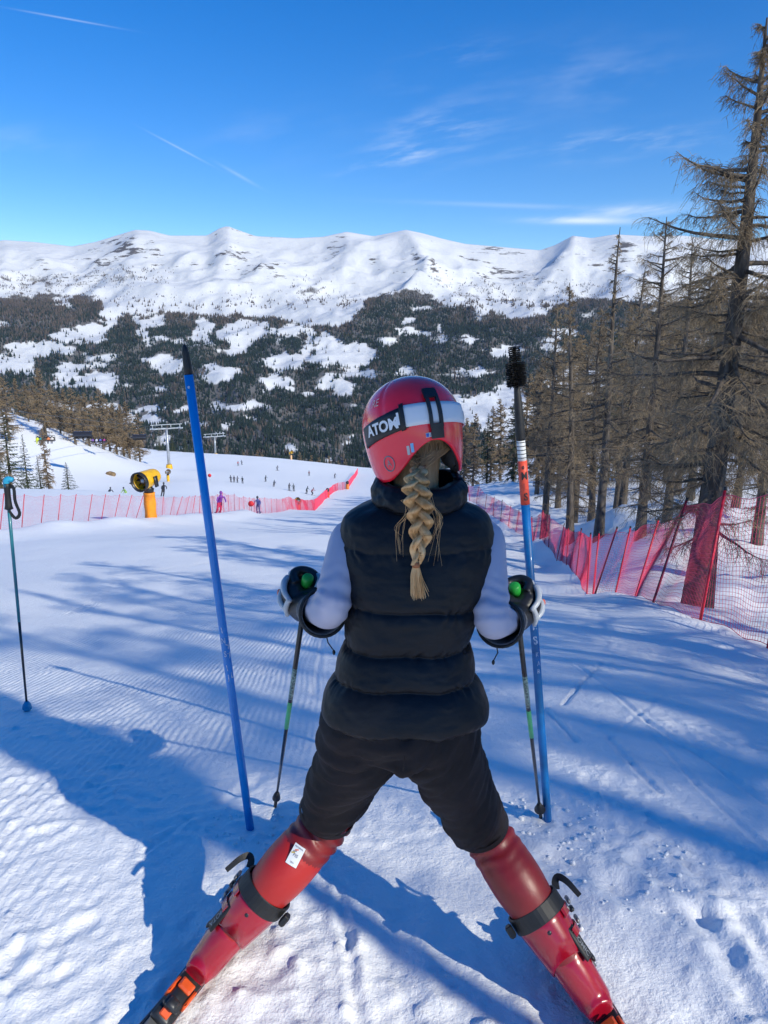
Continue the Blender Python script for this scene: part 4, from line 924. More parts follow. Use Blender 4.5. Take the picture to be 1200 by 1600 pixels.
b2 = gp(856, 1284); t2 = PY(803, 538, b2[1] + .02); H2 = t2[2] - b2[2]
pr_ = thing('slalom_pole', 'blue slalom pole with orange sleeve and black bristle brush right of the skier', 'slalom pole', b2, 'slalom poles of the start gate')
def fr(py): return (PY(800, py, b2[1])[2] - b2[2]) / H2
part('shaft', stick(b2, t2, -.08, fr(787), .0148, m=20), M_BLUE2, pr_)
sl_ = part('sleeve', stick(b2, t2, fr(789), fr(721), .0158, m=20), M_OSLV, pr_)
for s, py, m_, rt in (('M', 743, M_INK, math.pi), ('L', 762, M_FAINT, 0), ('S', 777, M_INK, 0)):
    part('lettering', on_tube(b2, t2, .0158, text_geo(s, .036, .0012), fr(py), .25, rot=rt, sq=.8), m_, sl_, smooth=False)
part('lettering', on_tube(b2, t2, .0158, text_geo('0', .016, .0006), fr(731), .1), M_INK, sl_, smooth=False)
wb = part('white_band', stick(b2, t2, fr(722), fr(687), .0146, m=20), M_WHITE, pr_)
for py in (692, 698, 704, 710, 716): part('groove', stick(b2, t2, fr(py + .7), fr(py - .7), .0148, m=16, n=2), M_DARK, wb)
part('brush_handle', tubes(np.array([along(b2, t2, fr(p)) for p in (689, 686, 676, 640, 607, 604)])[None], np.array([[.0155, .0165, .0165, .0145, .0105, .0095]]), 16, cap=True), M_RUB, pr_)
br = part('brush_core', stick(b2, t2, fr(606), fr(541), .0075, .006, m=10), M_RUB, pr_)
gb = np.random.default_rng(9)
def bristles(py0, py1, R0, tiers, per):
    A, d = [], unit(t2 - b2); s1 = unit(np.cross(d, [0, 1, 0])); s2 = np.cross(d, s1)
    for i in range(tiers):
        c = along(b2, t2, fr(py0 + (py1 - py0) * (i + .5) / tiers))
        for j in range(per):
            a = j * 2 * np.pi / per + (i % 2) * .2 + gb.normal(0, .06); e = np.cos(a) * s1 + np.sin(a) * s2
            A.append([c + e * .004, c + e * R0 * .6, c + e * R0 * gb.uniform(.93, 1.05) + d * gb.normal(-.002, .0015)])
    return tubes(np.array(A), np.array([[.0021, .0019, .0012]]), 4)
part('bristles', join_geo([bristles(566, 604, .033, 13, 34), bristles(541, 565, .020, 8, 26)]), M_RUB, br, kind='stuff')
for s, py in (('N', 958), ('E', 978), ('S', 1000)): part('lettering', on_tube(b2, t2, .0148, text_geo(s, .042, .0012), fr(py), .1, rot=.08, sq=.75), M_WORN, pr_, smooth=False)
for s, py, a in (('K', 1022, .3), ('A', 1036, .5), ('R', 1048, .35)): part('lettering', on_tube(b2, t2, .0148, text_geo(s, .026, .0), fr(py), a, sq=.7), M_WORN, pr_, smooth=False)
# clods kicked up where the poles were screwed in
def clods(c, n, r, seed, label):
    g = np.random.default_rng(seed); parts = []
    for i in range(n):
        a, q = g.uniform(0, 6.28), r * g.uniform(.2, 1) ** .7; x, y = c[0] + q * math.cos(a), c[1] + q * math.sin(a); s = g.uniform(.004, .014) * (1.3 - q / r)
        V, Fc = ellipsoid((0, 0, 0), (s, s * g.uniform(.7, 1.2), s * .7), 6, 8); V = V * (1 + .3 * perlin(V[:, :1] / s + i, V[:, 1:2] / s + V[:, 2:] / s, i)); parts.append((V + [x, y, height(x, y) + s * .25], Fc))
    tag(part('snow_clods', join_geo(parts), M_SNOW, kind='stuff'), label, 'snow')
clods(b1, 45, .2, 3, 'loose snow clods around the foot of the left slalom pole'); clods(b2, 60, .24, 4, 'loose snow clods around the foot of the right slalom pole')
clods(gp(960, 1345), 60, .36, 5, 'loose snow clods right of the skier')
M_CARB = mat('black_carbon_shaft', (.012, .013, .016), .28, var=.3, vscale=12, coat=.3)
M_GRN = mat('green_band', (.10, .50, .20), .4, var=.1)
M_CAPG = mat('green_grip_cap', (.03, .42, .05), .4)
M_TEAL = mat('teal_shaft', (.015, .17, .21), .35, var=.25, vscale=8, coat=.2)
M_CYAN = mat('cyan_grip_top', (.02, .30, .48), .45)
M_GREY = mat('grey_plastic', (.25, .26, .28), .45, var=.2)
def ski_pole(top, tip, label, kind, group=None, tipr=.02):
    top, tip = np.array(top), np.array(tip); o = thing('ski_pole', label, 'ski pole', tip, group); L = np.linalg.norm(top - tip); g0 = 1 - .13 / L
    if kind == 'race':
        s_ = part('shaft', tubes(np.array([along(tip, top, f) for f in (.03, .3, .6, g0)])[None], np.array([[.0042, .0062, .0075, .0078]]), 12, cap=True), M_CARB, o)
        part('green_band', stick(tip, top, .44, .56, .0076, .0078, 12), M_GRN, s_)
        part('print', stick(tip, top, .575, .70, .0078, .0079, 12, 3), mat('grey_print', (.035, .045, .045), .4, col2=(.35, .5, .42), vscale=140), s_)
        part('grip', tubes(np.array([along(tip, top, f) for f in (g0 - .01, g0 + .01, (g0 + 1) / 2, .985)])[None], np.array([[.011, .0145, .0145, .0155]]), 14, cap=True), M_RUB, o)
        part('grip_cap', tubes(np.array([along(tip, top, f) for f in (.98, .992, 1.003, 1.006)])[None], np.array([[.0155, .0165, .0155, .011]]), 18, cap=True), M_CAPG, o)
        part('basket', tubes(np.array([along(tip, top, f) for f in (.045, .055, .075, .09)])[None], np.array([[.008, tipr, .012, .007]]), 16, cap=True), M_RUB, o)
        part('tip', tubes(np.array([along(tip, top, f) for f in (-.03, .0, .045)])[None], np.array([[.003, .0065, .007]]), 10, cap=True), M_DARK, o)
    else:
        part('lower_shaft', tubes(np.array([along(tip, top, f) for f in (.02, .42)])[None], np.array([[.006, .0075]]), 12, cap=True), M_CARB, o)
        part('upper_shaft', stick(tip, top, .41, 1 - .14 / L, .0082, .0088, 12), M_TEAL, o)
        d = unit(top - tip); sd = unit(np.cross(d, [0, 1, 0]))
        part('grip', tubes(np.array([along(tip, top, f) for f in (1 - .155 / L, 1 - .15 / L, 1 - .13 / L, 1 - .08 / L, 1 - .03 / L, 1 - .01 / L)])[None], np.array([[.012, .022, .0175, .015, .016, .017]]), 14, cap=True), M_RUB, o)
        part('grip_top', limb([top - d * .03, top, top + sd * -.012 + d * .012, top - sd * .035 + d * .008], [.016, .017, .016, .012], 10, 12, ref=(0, 1, 0)), M_CYAN, o)
        k = np.array([top - d * .02 - sd * .01, top - sd * .045 - d * .03 + [0, -.02, 0], top - sd * .05 - d * .10 + [0, -.025, 0], top - sd * .06 - d * .17 + [0, -.01, 0], top - sd * .03 - d * .20, top - sd * .004 - d * .16 + [0, -.01, 0]])
        part('strap', ribbons(spline(k, 20)[None], .018, ref=(0, 1, 0)), M_RUB, o)
        part('basket', tubes(np.array([along(tip, top, f) for f in (.0, .012, .03, .045)])[None], np.array([[.014, .027, .022, .009]]), 14, cap=True), M_CYAN, o)
    return o
tp = gp(43, 1112); ski_pole(PY(10, 752, tp[1] - .05), tp, 'teal and black ski pole stuck upright in the snow at the left edge', 'touring')
# ------------------------------------------------------------- the skier
M_VEST = mat('black_quilted_nylon', (.0065, .007, .0098), .5, var=.25, vscale=5, spec=.28, bump=.0008, bscale=70)
M_SHORT = mat('black_softshell', (.0115, .0085, .0105), .72, var=.25, vscale=6, spec=.25, bump=.0012, bscale=55)
M_SLEEVE = mat('white_lycra_sleeve', (.45, .44, .54), .5, var=.05, vscale=4, spec=.35)
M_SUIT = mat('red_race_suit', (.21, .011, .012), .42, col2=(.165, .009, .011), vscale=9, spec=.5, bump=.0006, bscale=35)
M_SUIT_LIT = mat('sunlit_red_race_suit', (.40, .017, .014), .42, spec=.5, bump=.0006, bscale=35)  # same suit on the left lower leg, sunlight put into the colour
M_SUITD = mat('dark_red_mesh_panel', (.13, .010, .013), .5, spec=.3)
M_HELM = mat('red_helmet_shell', (.95, .018, .044), .2, spec=.5, coat=.45)
M_HAIR = mat('blonde_hair', (.70, .36, .13), .42, col2=(.98, .64, .32), vscale=60, spec=.4, stretch=(1, 1, .12))
M_HAIRD = mat('dark_blonde_hair', (.24, .13, .06), .5, col2=(.44, .27, .14), vscale=45, spec=.3, stretch=(1, 1, .2))
M_GLOVE = mat('black_glove_leather', (.014, .014, .016), .42, var=.3, vscale=25, bump=.0008, bscale=90)
M_GSHELL = mat('grey_white_knuckle_guard', (.50, .52, .54), .35, var=.15, vscale=30)
M_GGREY = mat('grey_glove_fabric', (.17, .175, .19), .6, var=.25, vscale=30)
M_CORAL = mat('coral_patch', (.75, .17, .10), .5)
M_CORALW = mat('pale_coral_print', (.85, .5, .42), .5)
M_BOOT = mat('red_boot_shell', (.35, .0045, .019), .26, var=.12, vscale=6, spec=.5, coat=.5)
M_LINER = mat('dark_grey_padding', (.05, .05, .055), .85, var=.2, vscale=30)
M_BUCK = mat('grey_buckle', (.18, .185, .19), .38, var=.25, vscale=30, metal=.4)
M_STICK = mat('white_sticker', (.74, .74, .74), .4)
ZU = 1.72
J = dict(head=P(643, 666, ZU), neck=P(650, 752, ZU - .01), chest=P(650, 850, ZU - .01), waist=P(640, 1000, ZU - .005), hip=P(629, 1115, ZU),
         shL=P(549, 832, 1.735), elL=P(516, 952, 1.66), wrL=P(487, 952, 1.85), haL=P(467, 938, 1.92),
         shR=P(757, 832, 1.735), elR=P(769, 968, 1.66), wrR=P(799, 968, 1.85), haR=P(817, 955, 1.92),
         hjL=P(578, 1130, 1.73), hjR=P(670, 1130, 1.73), knL=P(508, 1287, 1.96), knR=P(756, 1296, 1.96))
# skis in a snowplough: heel points on the snow, direction of travel, edge tilt
SK = {}
for s, hx, hy, yaw, tilt in (('L', 287, 1560, R(22), R(33)), ('R', 960, 1622, R(-13), R(-31))):
    g = gp(hx, hy); f = np.array([math.sin(yaw), math.cos(yaw), -.035]); f = unit(f); up0 = unit(np.cross(np.cross(f, [0, 0, 1.0]), f)); lat = np.cross(f, up0)
    u = up0 * math.cos(tilt) + lat * math.sin(tilt); SK[s] = (g + np.array([0, 0, .018]), f, u, np.cross(f, u))
    J['an' + s] = SK[s][0] + u * .155 + f * .075
skier_o = thing('person', 'skier from behind in red helmet, black quilted vest and red race suit', 'person', gp(620, 1500))
def bent(a, b, c, n=5): return [np.asarray(a), np.asarray(b), np.asarray(c)]
hd = J['head']
YAW, PIT, ROL = R(21), R(-17), R(-4)
HR = np.array(Matrix.Rotation(YAW, 3, 'Z') @ Matrix.Rotation(ROL, 3, 'Y') @ Matrix.Rotation(PIT, 3, 'X'))
def HL(v): return hd + np.asarray(v, float) @ HR.T
def body():
    mid = lambda a, b, t: J[a] * (1 - t) + J[b] * t
    ps = [limb([J['hip'] - [0, 0, .06], J['hip'] + [0, 0, .06], J['waist'], J['chest'] - [0, 0, .06], J['chest'] + [0, 0, .03], mid('chest', 'neck', .62)], [.12, .118, .095, .106, .098, .05], 30, 24, ref=(0, 1, 0), flat=.72),
          limb([mid('chest', 'neck', .5), J['neck'], HL((0, -.01, -.06))], [.066, .055, .058], 10, 16, ref=(0, 1, 0))]
    # head: skull, jaw, nose, ears (face turned away, under the helmet)
    ps += [ellipsoid(HL((0, -.005, .015)), (.082, .098, .105), 16, 20, HR), ellipsoid(HL((0, .035, -.055)), (.062, .066, .068), 12, 16, HR), limb([HL((0, .09, .0)), HL((0, .112, -.03)), HL((0, .095, -.04))], [.010, .014, .012], 6, 8, ref=(1, 0, 0))]
    for sx in (-1, 1): ps.append(ellipsoid(HL((.083 * sx, 0, -.015)), (.012, .022, .032), 8, 10, HR)); ps.append(ellipsoid(HL((.031 * sx, .082, .0)), (.013, .012, .009), 6, 8, HR))
    ps.append(limb([HL((-.024, .093, -.07)), HL((0, .1, -.071)), HL((.024, .093, -.07))], [.006, .009, .006], 6, 8))
    for s in 'LR':
        ps.append(limb([mid('chest', 'sh' + s, .72) - [0, 0, .01], J['sh' + s] - [0, 0, .012], mid('sh' + s, 'el' + s, .35), mid('sh' + s, 'el' + s, .75), J['el' + s], mid('el' + s, 'wr' + s, .4), J['wr' + s]], [.042, .047, .047, .045, .044, .043, .033], 34, 20, ref=(0, 1, 0)))
        kn, an = J['kn' + s], J['an' + s]; back = -SK[s][1]
        ps.append(limb([J['hj' + s] + [0, 0, .03], J['hj' + s] * .55 + kn * .45, J['hj' + s] * .2 + kn * .8, kn + back * -.012, kn * .66 + an * .34 + back * .016, kn * .40 + an * .60 + back * .010, an], [.086, .078, .070, .066, .072, .061, .045], 36, 22, ref=(0, 1, 0)))
    me = remesh(ps, .0075, 5)
    V = verts_of(me); N = normals_of(me)
    # folds: the suit bunches behind the knees and at the elbows
    for s in 'LR':
        ax = unit(J['an' + s] - J['kn' + s]); d = (V - J['kn' + s]) @ ax; near = np.linalg.norm(V - J['kn' + s], axis=1) < .2
        V = V + N * (near * gauss(d - .0, .06) * .0055 * np.sin(d * 210 + 3 * perlin(V[:, 0] * 14, V[:, 2] * 14, 5)))[:, None]
        ax = unit(J['el' + s] - J['sh' + s]); d = (V - J['el' + s]) @ ax; near = np.linalg.norm(V - J['el' + s], axis=1) < .12
        V = V + N * (near * .0026 * np.sin(d * 200 + 4 * perlin(V[:, 0] * 20, V[:, 1] * 20, 6)) * gauss(d + .03, .05))[:, None]
    set_verts(me, V)
    cen = np.array([V[list(p.vertices)].mean(0) for p in me.polygons]); m = np.full(len(cen), 1)
    m[cen[:, 2] > J['neck'][2] - .035] = 0
    leg = cen[:, 2] < J['hip'][2] - .02; m[leg & (np.abs(cen[:, 0] - J['hip'][0]) < .9)] = 2
    arm = np.zeros(len(cen), bool)
    for s in 'LR': arm |= np.linalg.norm(cen - J['wr' + s], axis=1) < .3
    m[arm & (cen[:, 2] > .75)] = 1
    for s in 'LR':
        kn, an, lat = J['kn' + s], J['an' + s], SK[s][3]; ax = unit(an - kn); d = (cen - kn) @ ax
        c = cen - kn - d[:, None] * ax; o = unit(np.cross(ax, [0, 1, 0])); lo = leg & (np.linalg.norm(c, axis=1) < .12)
        sgn = (c @ np.array([1.0, 0, 0]))
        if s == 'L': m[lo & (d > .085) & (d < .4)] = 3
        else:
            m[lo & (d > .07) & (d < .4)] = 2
    loc = (cen - hd) @ HR; m[(m == 0) & (loc[:, 1] < .03)] = 5          # hair covers the nape
    me.polygons.foreach_set('material_index', m.astype(np.int32))
    part('body', me, [M_SKIN, M_SLEEVE, M_SUIT, M_SUIT_LIT, M_SUITD, M_HAIRD], skier_o)
body()
# --- quilted vest: rings measured from the outline, puffed between the seams
VR = [(766, 600, 706, .076), (775, 592, 714, .084), (781, 580, 726, .09), (786, 570, 735, .094), (793, 552, 752, .101), (806, 536, 766, .107), (830, 530, 773, .114), (862, 531, 773, .119), (900, 535, 766, .121), (937, 537, 757, .121), (975, 539, 741, .114), (1001, 535, 737, .111), (1030, 527, 740, .114), (1053, 520, 746, .120), (1085, 506, 760, .130), (1106, 503, 763, .133), (1120, 507, 760, .131)]
SEAM = np.array([766, 846, 937, 1001, 1053, 1121.])
def vest():
    a = np.array(VR, float); ny, nth = 190, 200; py = np.linspace(766, 1120, ny)
    xl, xr, dep = (spline_at(a[:, 0], a[:, i], py) for i in (1, 2, 3))
    th = np.linspace(0, 2 * np.pi, nth, endpoint=False)         # 0 = right, -pi/2 = towards the camera
    k = np.searchsorted(SEAM, py, side='right') - 1; k = np.clip(k, 0, 4); ph = (py - SEAM[k]) / (SEAM[k + 1] - SEAM[k])
    puff = np.clip(1 - np.abs(2 * ph - 1) ** 3.2, 0, 1) ** .6
    zc = ZU + .0 * py; c = np.array([P((l + r) / 2, y, z) for l, r, y, z in zip(xl, xr, py, zc)])
    wa = (xr - xl) / 2 * ZU / FPX
    TH, PYY = np.meshgrid(th, py); ct, st = np.cos(th), np.sin(th); e = 2 / 2.35
    ux = np.sign(ct) * np.abs(ct) ** e; uy = np.sign(st) * np.abs(st) ** e
    fold = fbm(TH * 1.8, PYY / 34, 3, 801) ; fine = fbm(TH * 9, PYY / 9, 3, 811); sm = gauss((ph - .0)[:, None], .16) + gauss((ph - 1)[:, None], .16)
    pull = .0055 * sm * np.sin(TH * 34 + 5 * perlin(TH * 3, PYY / 30, 821)) * (.5 + perlin(TH * 4, PYY / 60, 823))
    up = (py < 846)[:, None]
    r = -.003 + (np.interp(py, [766, 800, 846, 900, 1120], [.12, .18, .35, .8, 1]) * (.0165 * puff - .013))[:, None] + .0022 * fold + .0004 * fine + np.where(up, pull * .15, pull * .65)
    hem = gauss((py - 1118)[:, None], 5); r = r - .006 * hem
    X = c[:, None, 0] + (wa[:, None] + r) * ux[None]; Yv = c[:, None, 1] + (dep[:, None] + r) * uy[None]
    # seams wander a little up and down
    Zv = c[:, None, 2] + .006 * perlin(TH * 1.6, PYY / 70, 831) + .012 * np.abs(ct)[None] ** 2 * (py < 900)[:, None] * 0
    V = np.stack([X, Yv, Zv], -1); inner = V[::-1].copy(); cc = c[::-1][:, None]; inner = cc + (inner - cc) * np.array([.93, .9, 1])
    ri = np.concatenate([V, inner[:60]]); VV, FF = loft(ri, cap=False)
    part('vest', (VV, FF), M_VEST, skier_o)
    # stand-up collar
    q = np.linspace(0, 1, 26); cy = 792 - 46 * q; cl = spline_at(np.array([0, .2, .45, .8, 1.]), np.array([592, 582, 580, 583, 590.]), q); crr = spline_at(np.array([0, .2, .45, .8, 1.]), np.array([718, 728, 730, 729, 721.]), q)
    cc = np.array([P((l + r_) / 2, y, ZU - .012) for l, r_, y in zip(cl, crr, cy)]); w = (crr - cl) / 2 * ZU / FPX
    f2 = fbm(TH[:26] * 2.5, q[:, None] * 2, 3, 841)
    C = np.stack([cc[:, None, 0] + (w[:, None] + .004 * f2) * ct, cc[:, None, 1] + (w[:, None] * .93 + .004 * f2) * st, cc[:, None, 2] + .008 * perlin(TH[:26] * 1.2, q[:, None], 851) + .012 * st[None] * q[:, None]], -1)
    Ci = cc[::-1][:, None] + (C[::-1] - cc[::-1][:, None]) * np.array([.8, .8, 1])
    part('collar', loft(np.concatenate([C, Ci]), cap=False), M_VEST, skier_o)
def spline_at(x, y, q):
    n = 2000; s = spline(np.stack([x, y], 1), n); return np.interp(q, s[:, 0] if s[0, 0] < s[-1, 0] else s[::-1, 0], s[:, 1] if s[0, 0] < s[-1, 0] else s[::-1, 1])
vest()
# --- shorts
def shorts():
    ps = [limb([J['hip'] + [0, .0, .03], J['hip'] - [0, 0, .03], J['hip'] - [0, -.005, .085]], [.155, .158, .135], 10, 24, ref=(0, 1, 0), flat=.78)]
    hem = {}
    for s, hx, hy, ox in (('L', 512, 1268, -1), ('R', 750, 1289, 1)):
        h = J['hj' + s]; e = P(hx, hy, 1.925); hem[s] = (h, e)
        ps.append(limb([h + [0, 0, .05], h * .72 + e * .28, h * .4 + e * .6, e], [.106, .101, .089, .0765], 18, 24, ref=(0, 1, 0)))
    me = remesh(ps, .008, 5); V = verts_of(me); N = normals_of(me)
    w = np.zeros(len(V))
    for s in 'LR':
        h, e = hem[s]; ax = unit(e - h); d = (V - h) @ ax; c = V - h - d[:, None] * ax
        lat = c @ unit(np.cross(ax, [0, 1, 0])); sel = (np.linalg.norm(c, axis=1) < .16) & ((V[:, 0] - J['hip'][0]) * (1 if s == 'R' else -1) > -.02)
        w += sel * ((.0095 * fbm(d * 13 + lat * 10, lat * 6 + 3, 3, 861 + ord(s)) + .003 * fbm(d * 30 + lat * 22, lat * 12, 2, 871, ridged=True)) + .005 * np.sin(d * 60 + lat * 55 + 4 * perlin(d * 7, lat * 7, 3)) * gauss(d - .07, .09))
    V = V + N * w[:, None]; set_verts(me, V); part('shorts', me, M_SHORT, skier_o)
    for s in 'LR':
        h, e = hem[s]; ax = unit(e - h); part('hem', tubes(np.stack([e - ax * .012, e + ax * .004, e + ax * .008])[None], np.array([[.0775, .079, .0715]]), 40, ref=(0, 1, 0)), M_SHORT, skier_o)
    # centre seam and pocket line
    q = np.array([J['hip'] + [0.0, -.150, -.02], J['hip'] + [.0, -.149, -.04], J['hip'] + [-.002, -.142, -.062]])
    part('seam', tubes(spline(q, 12)[None], .0016, 6), M_SHORT, skier_o)
shorts()
# --- helmet
HA, HB, HC = .1175, .137, .1185
def hsurf(th, z, off=0.0):
    """helmet shell: th = angle from the back centre (+ = right ear), z = local height"""
    k = np.where(z > 0, np.sqrt(np.clip(1 - (np.maximum(z, 0) / HC) ** 2.15, 0, 1)), 1 - .14 * (np.minimum(z, 0) / .12) ** 2)
    x, y = np.sin(th) * HA * k, -np.cos(th) * (HB - .012 * (np.cos(th) > 0) * (z < 0) * (z / -.12)) * k
    n = np.stack(np.broadcast_arrays(np.sin(th) * k / HA, -np.cos(th) * k / HB, np.where(z > 0, z / HC ** 2, z * .25 / HC ** 2)), -1); n = unit(n)
    return HL(np.stack(np.broadcast_arrays(x, y, z), -1) + n * off)
def helmet():
    nth, nv = 120, 46; th = np.linspace(-np.pi, np.pi, nth, endpoint=False)
    a = np.abs(th); edge = np.interp(a, [0, .18, .42, .75, 1.15, 1.65, 1.95, 2.25, np.pi], [-.052, -.055, -.072, -.105, -.127, -.126, -.09, .03, .045])
    edge = np.convolve(np.concatenate([edge[-6:], edge, edge[:6]]), np.ones(5) / 5, 'same')[6:-6]
    v = np.linspace(0, 1, nv)
    zt = HC * np.cos(np.linspace(.03, np.pi / 2, 28))                     # dome
    Z = np.concatenate([np.maximum(np.broadcast_to(zt[:, None], (28, nth)), edge[None]), np.minimum(edge, 0)[None] * np.linspace(.06, 1, 18)[:, None] + np.maximum(edge, 0)[None]])
    T = np.broadcast_to(th, Z.shape); vent = np.zeros_like(Z)
    groove = -.0022 * gauss(np.abs(T) - 1.02 - .5 * (Z - .05), .035) * (Z > .02) * (Z < .115)    # vent slot line each side
    o = hsurf(T, Z, groove[..., None]); rim = hsurf(T[-1:], Z[-1:] - .002, -.006); inn = hsurf(T[::-1], Z[::-1], -.013)
    part('helmet_shell', loft(np.concatenate([o, rim]), cap=False), M_HELM, skier_o)
    hl = part('helmet_liner', loft(np.concatenate([rim, inn]), cap=False), M_LINER, skier_o)
    for sx in (-1, 1): part('ear_pad', ellipsoid(HL((sx * .075, -.030, -.080)), (.018, .048, .034), 10, 16, HR), M_LINER, hl)
    top = np.array([HL((0, 0, HC))])
    cap = hsurf(th, np.full(nth, zt[0])); V = np.concatenate([cap, HL((0, 0, HC * 1.0))[None]]); j = np.arange(nth); part('helmet_crown', (V, [np.stack([j, (j + 1) % nth, np.full(nth, nth)], 1)]), M_HELM, skier_o)
    # goggle strap
    def band(s0, s1, zc0, zc1, w0, w1, off, n=40, m=6):
        s = np.linspace(s0, s1, n); zc = np.linspace(zc0, zc1, n); w = np.linspace(w0, w1, n); e = np.linspace(-.5, .5, m)
        S_, E = np.meshgrid(s, e, indexing='ij'); Zz = zc[:, None] + E * w[:, None]
        o_ = hsurf(S_, Zz, off); i_ = hsurf(S_, Zz, off - .0028)
        ring = np.concatenate([o_, i_[:, ::-1]], 1); return loft(ring)
    st = part('goggle_strap', band(-1.62, -.50, -.016, .006, .047, .050, .0035), M_GLOVE, skier_o)
    part('goggle_strap_wide', band(-.56, 1.75, .0065, .000, .0475, .045, .0062, 70), M_STICK, skier_o)
    part('strap_slider', band(-.62, -.54, .004, .006, .058, .058, .0085, 6), M_BLACK, st)
    part('strap_end', band(1.12, 1.19, .004, .002, .016, .016, .0075, 6), M_BLACK, st)
    def bent_text(t, size, s0, z0, off, ang, bold=.0):
        V, Fc = text_geo(t, size, bold); c, s = math.cos(ang), math.sin(ang); x, y = V[:, 0] * c - V[:, 1] * s, V[:, 0] * s + V[:, 1] * c
        return hsurf(s0 + x / .135, z0 + y, off), Fc
    part('lettering', bent_text('ATOM', .0335, -1.02, -.006, .0075, .03, .0012), M_STICK, st, smooth=False)
    part('lettering', bent_text('I', .036, -.66, .002, .0075, .03, .0012), M_STICK, st, smooth=False)
    # retainer clip at the back
    def strip(s0, s1, z0, z1, off, m=8):
        S_, E = np.meshgrid(np.linspace(s0, s1, m), np.linspace(z0, z1, 10)); o_ = hsurf(S_, E, off); i_ = hsurf(S_, E, off - .006); return loft(np.concatenate([o_, i_[:, ::-1]], 1))
    c0 = .02
    part('retainer_clip', join_geo([strip(c0 - .135, c0 - .075, -.028, .052, .0125), strip(c0 + .055, c0 + .115, -.028, .052, .0125), strip(c0 - .155, c0 + .105, .036, .056, .0130), strip(c0 - .125, c0 + .105, -.052, -.020, .0125)]), M_BLACK, skier_o, smooth=False)
    def sticker(s0, s1, z0, z1, m, off=.0012):
        S_, E = np.meshgrid(np.linspace(s0, s1, 10), np.linspace(z0, z1, 3)); return hsurf(S_, E, off).reshape(-1, 3), [grid_faces(3, 10)]
    w = part('size_sticker', sticker(-.20, .13, -.0475, -.0375, 0), M_STICK, skier_o)
    part('sticker_print', sticker(-.195, -.14, -.0465, -.0385, 0, .0017), mat('blue_print', (.02, .12, .5), .4), w)
    part('sticker_print', (lambda g: (hsurf(-.02 + g[0][:, 0] / .14, -.0425 + g[0][:, 1], .0017), g[1]))(text_geo('Atomic', .009)), mat('grey_print2', (.3, .33, .4), .5), w, smooth=False)
    w = part('test_sticker', sticker(-.60, -.545, -.078, -.058, 0), mat('silver_sticker', (.5, .5, .48), .3), skier_o); part('test_sticker', sticker(-.52, -.46, -.074, -.054, 0), mat('pale_blue_sticker', (.2, .45, .7), .3), skier_o)
    part('side_print', (lambda g: (hsurf(-1.2 + g[0][:, 0] / .13, .055 + g[0][:, 1], .0012), g[1]))(text_geo('RE', .026)), M_CORALW, skier_o, smooth=False)
    V, Fc = tubes(np.array([[(math.cos(t) * .017, math.sin(t) * .017, 0) for t in np.linspace(0, 6.2832, 30)]]), .0014, 4, ref=(0, 0, 1)); part('ear_emblem', (hsurf(-1.05 + V[:, 0] / .13, -.088 + V[:, 1], .0012 + V[:, 2][:, None]), Fc), M_GREY, skier_o)
    part('side_print', (lambda g: (hsurf(-1.05 + g[0][:, 0] / .13, -.088 + g[0][:, 1], .0014), g[1]))(text_geo('A', .022)), M_GREY, skier_o, smooth=False)
helmet()
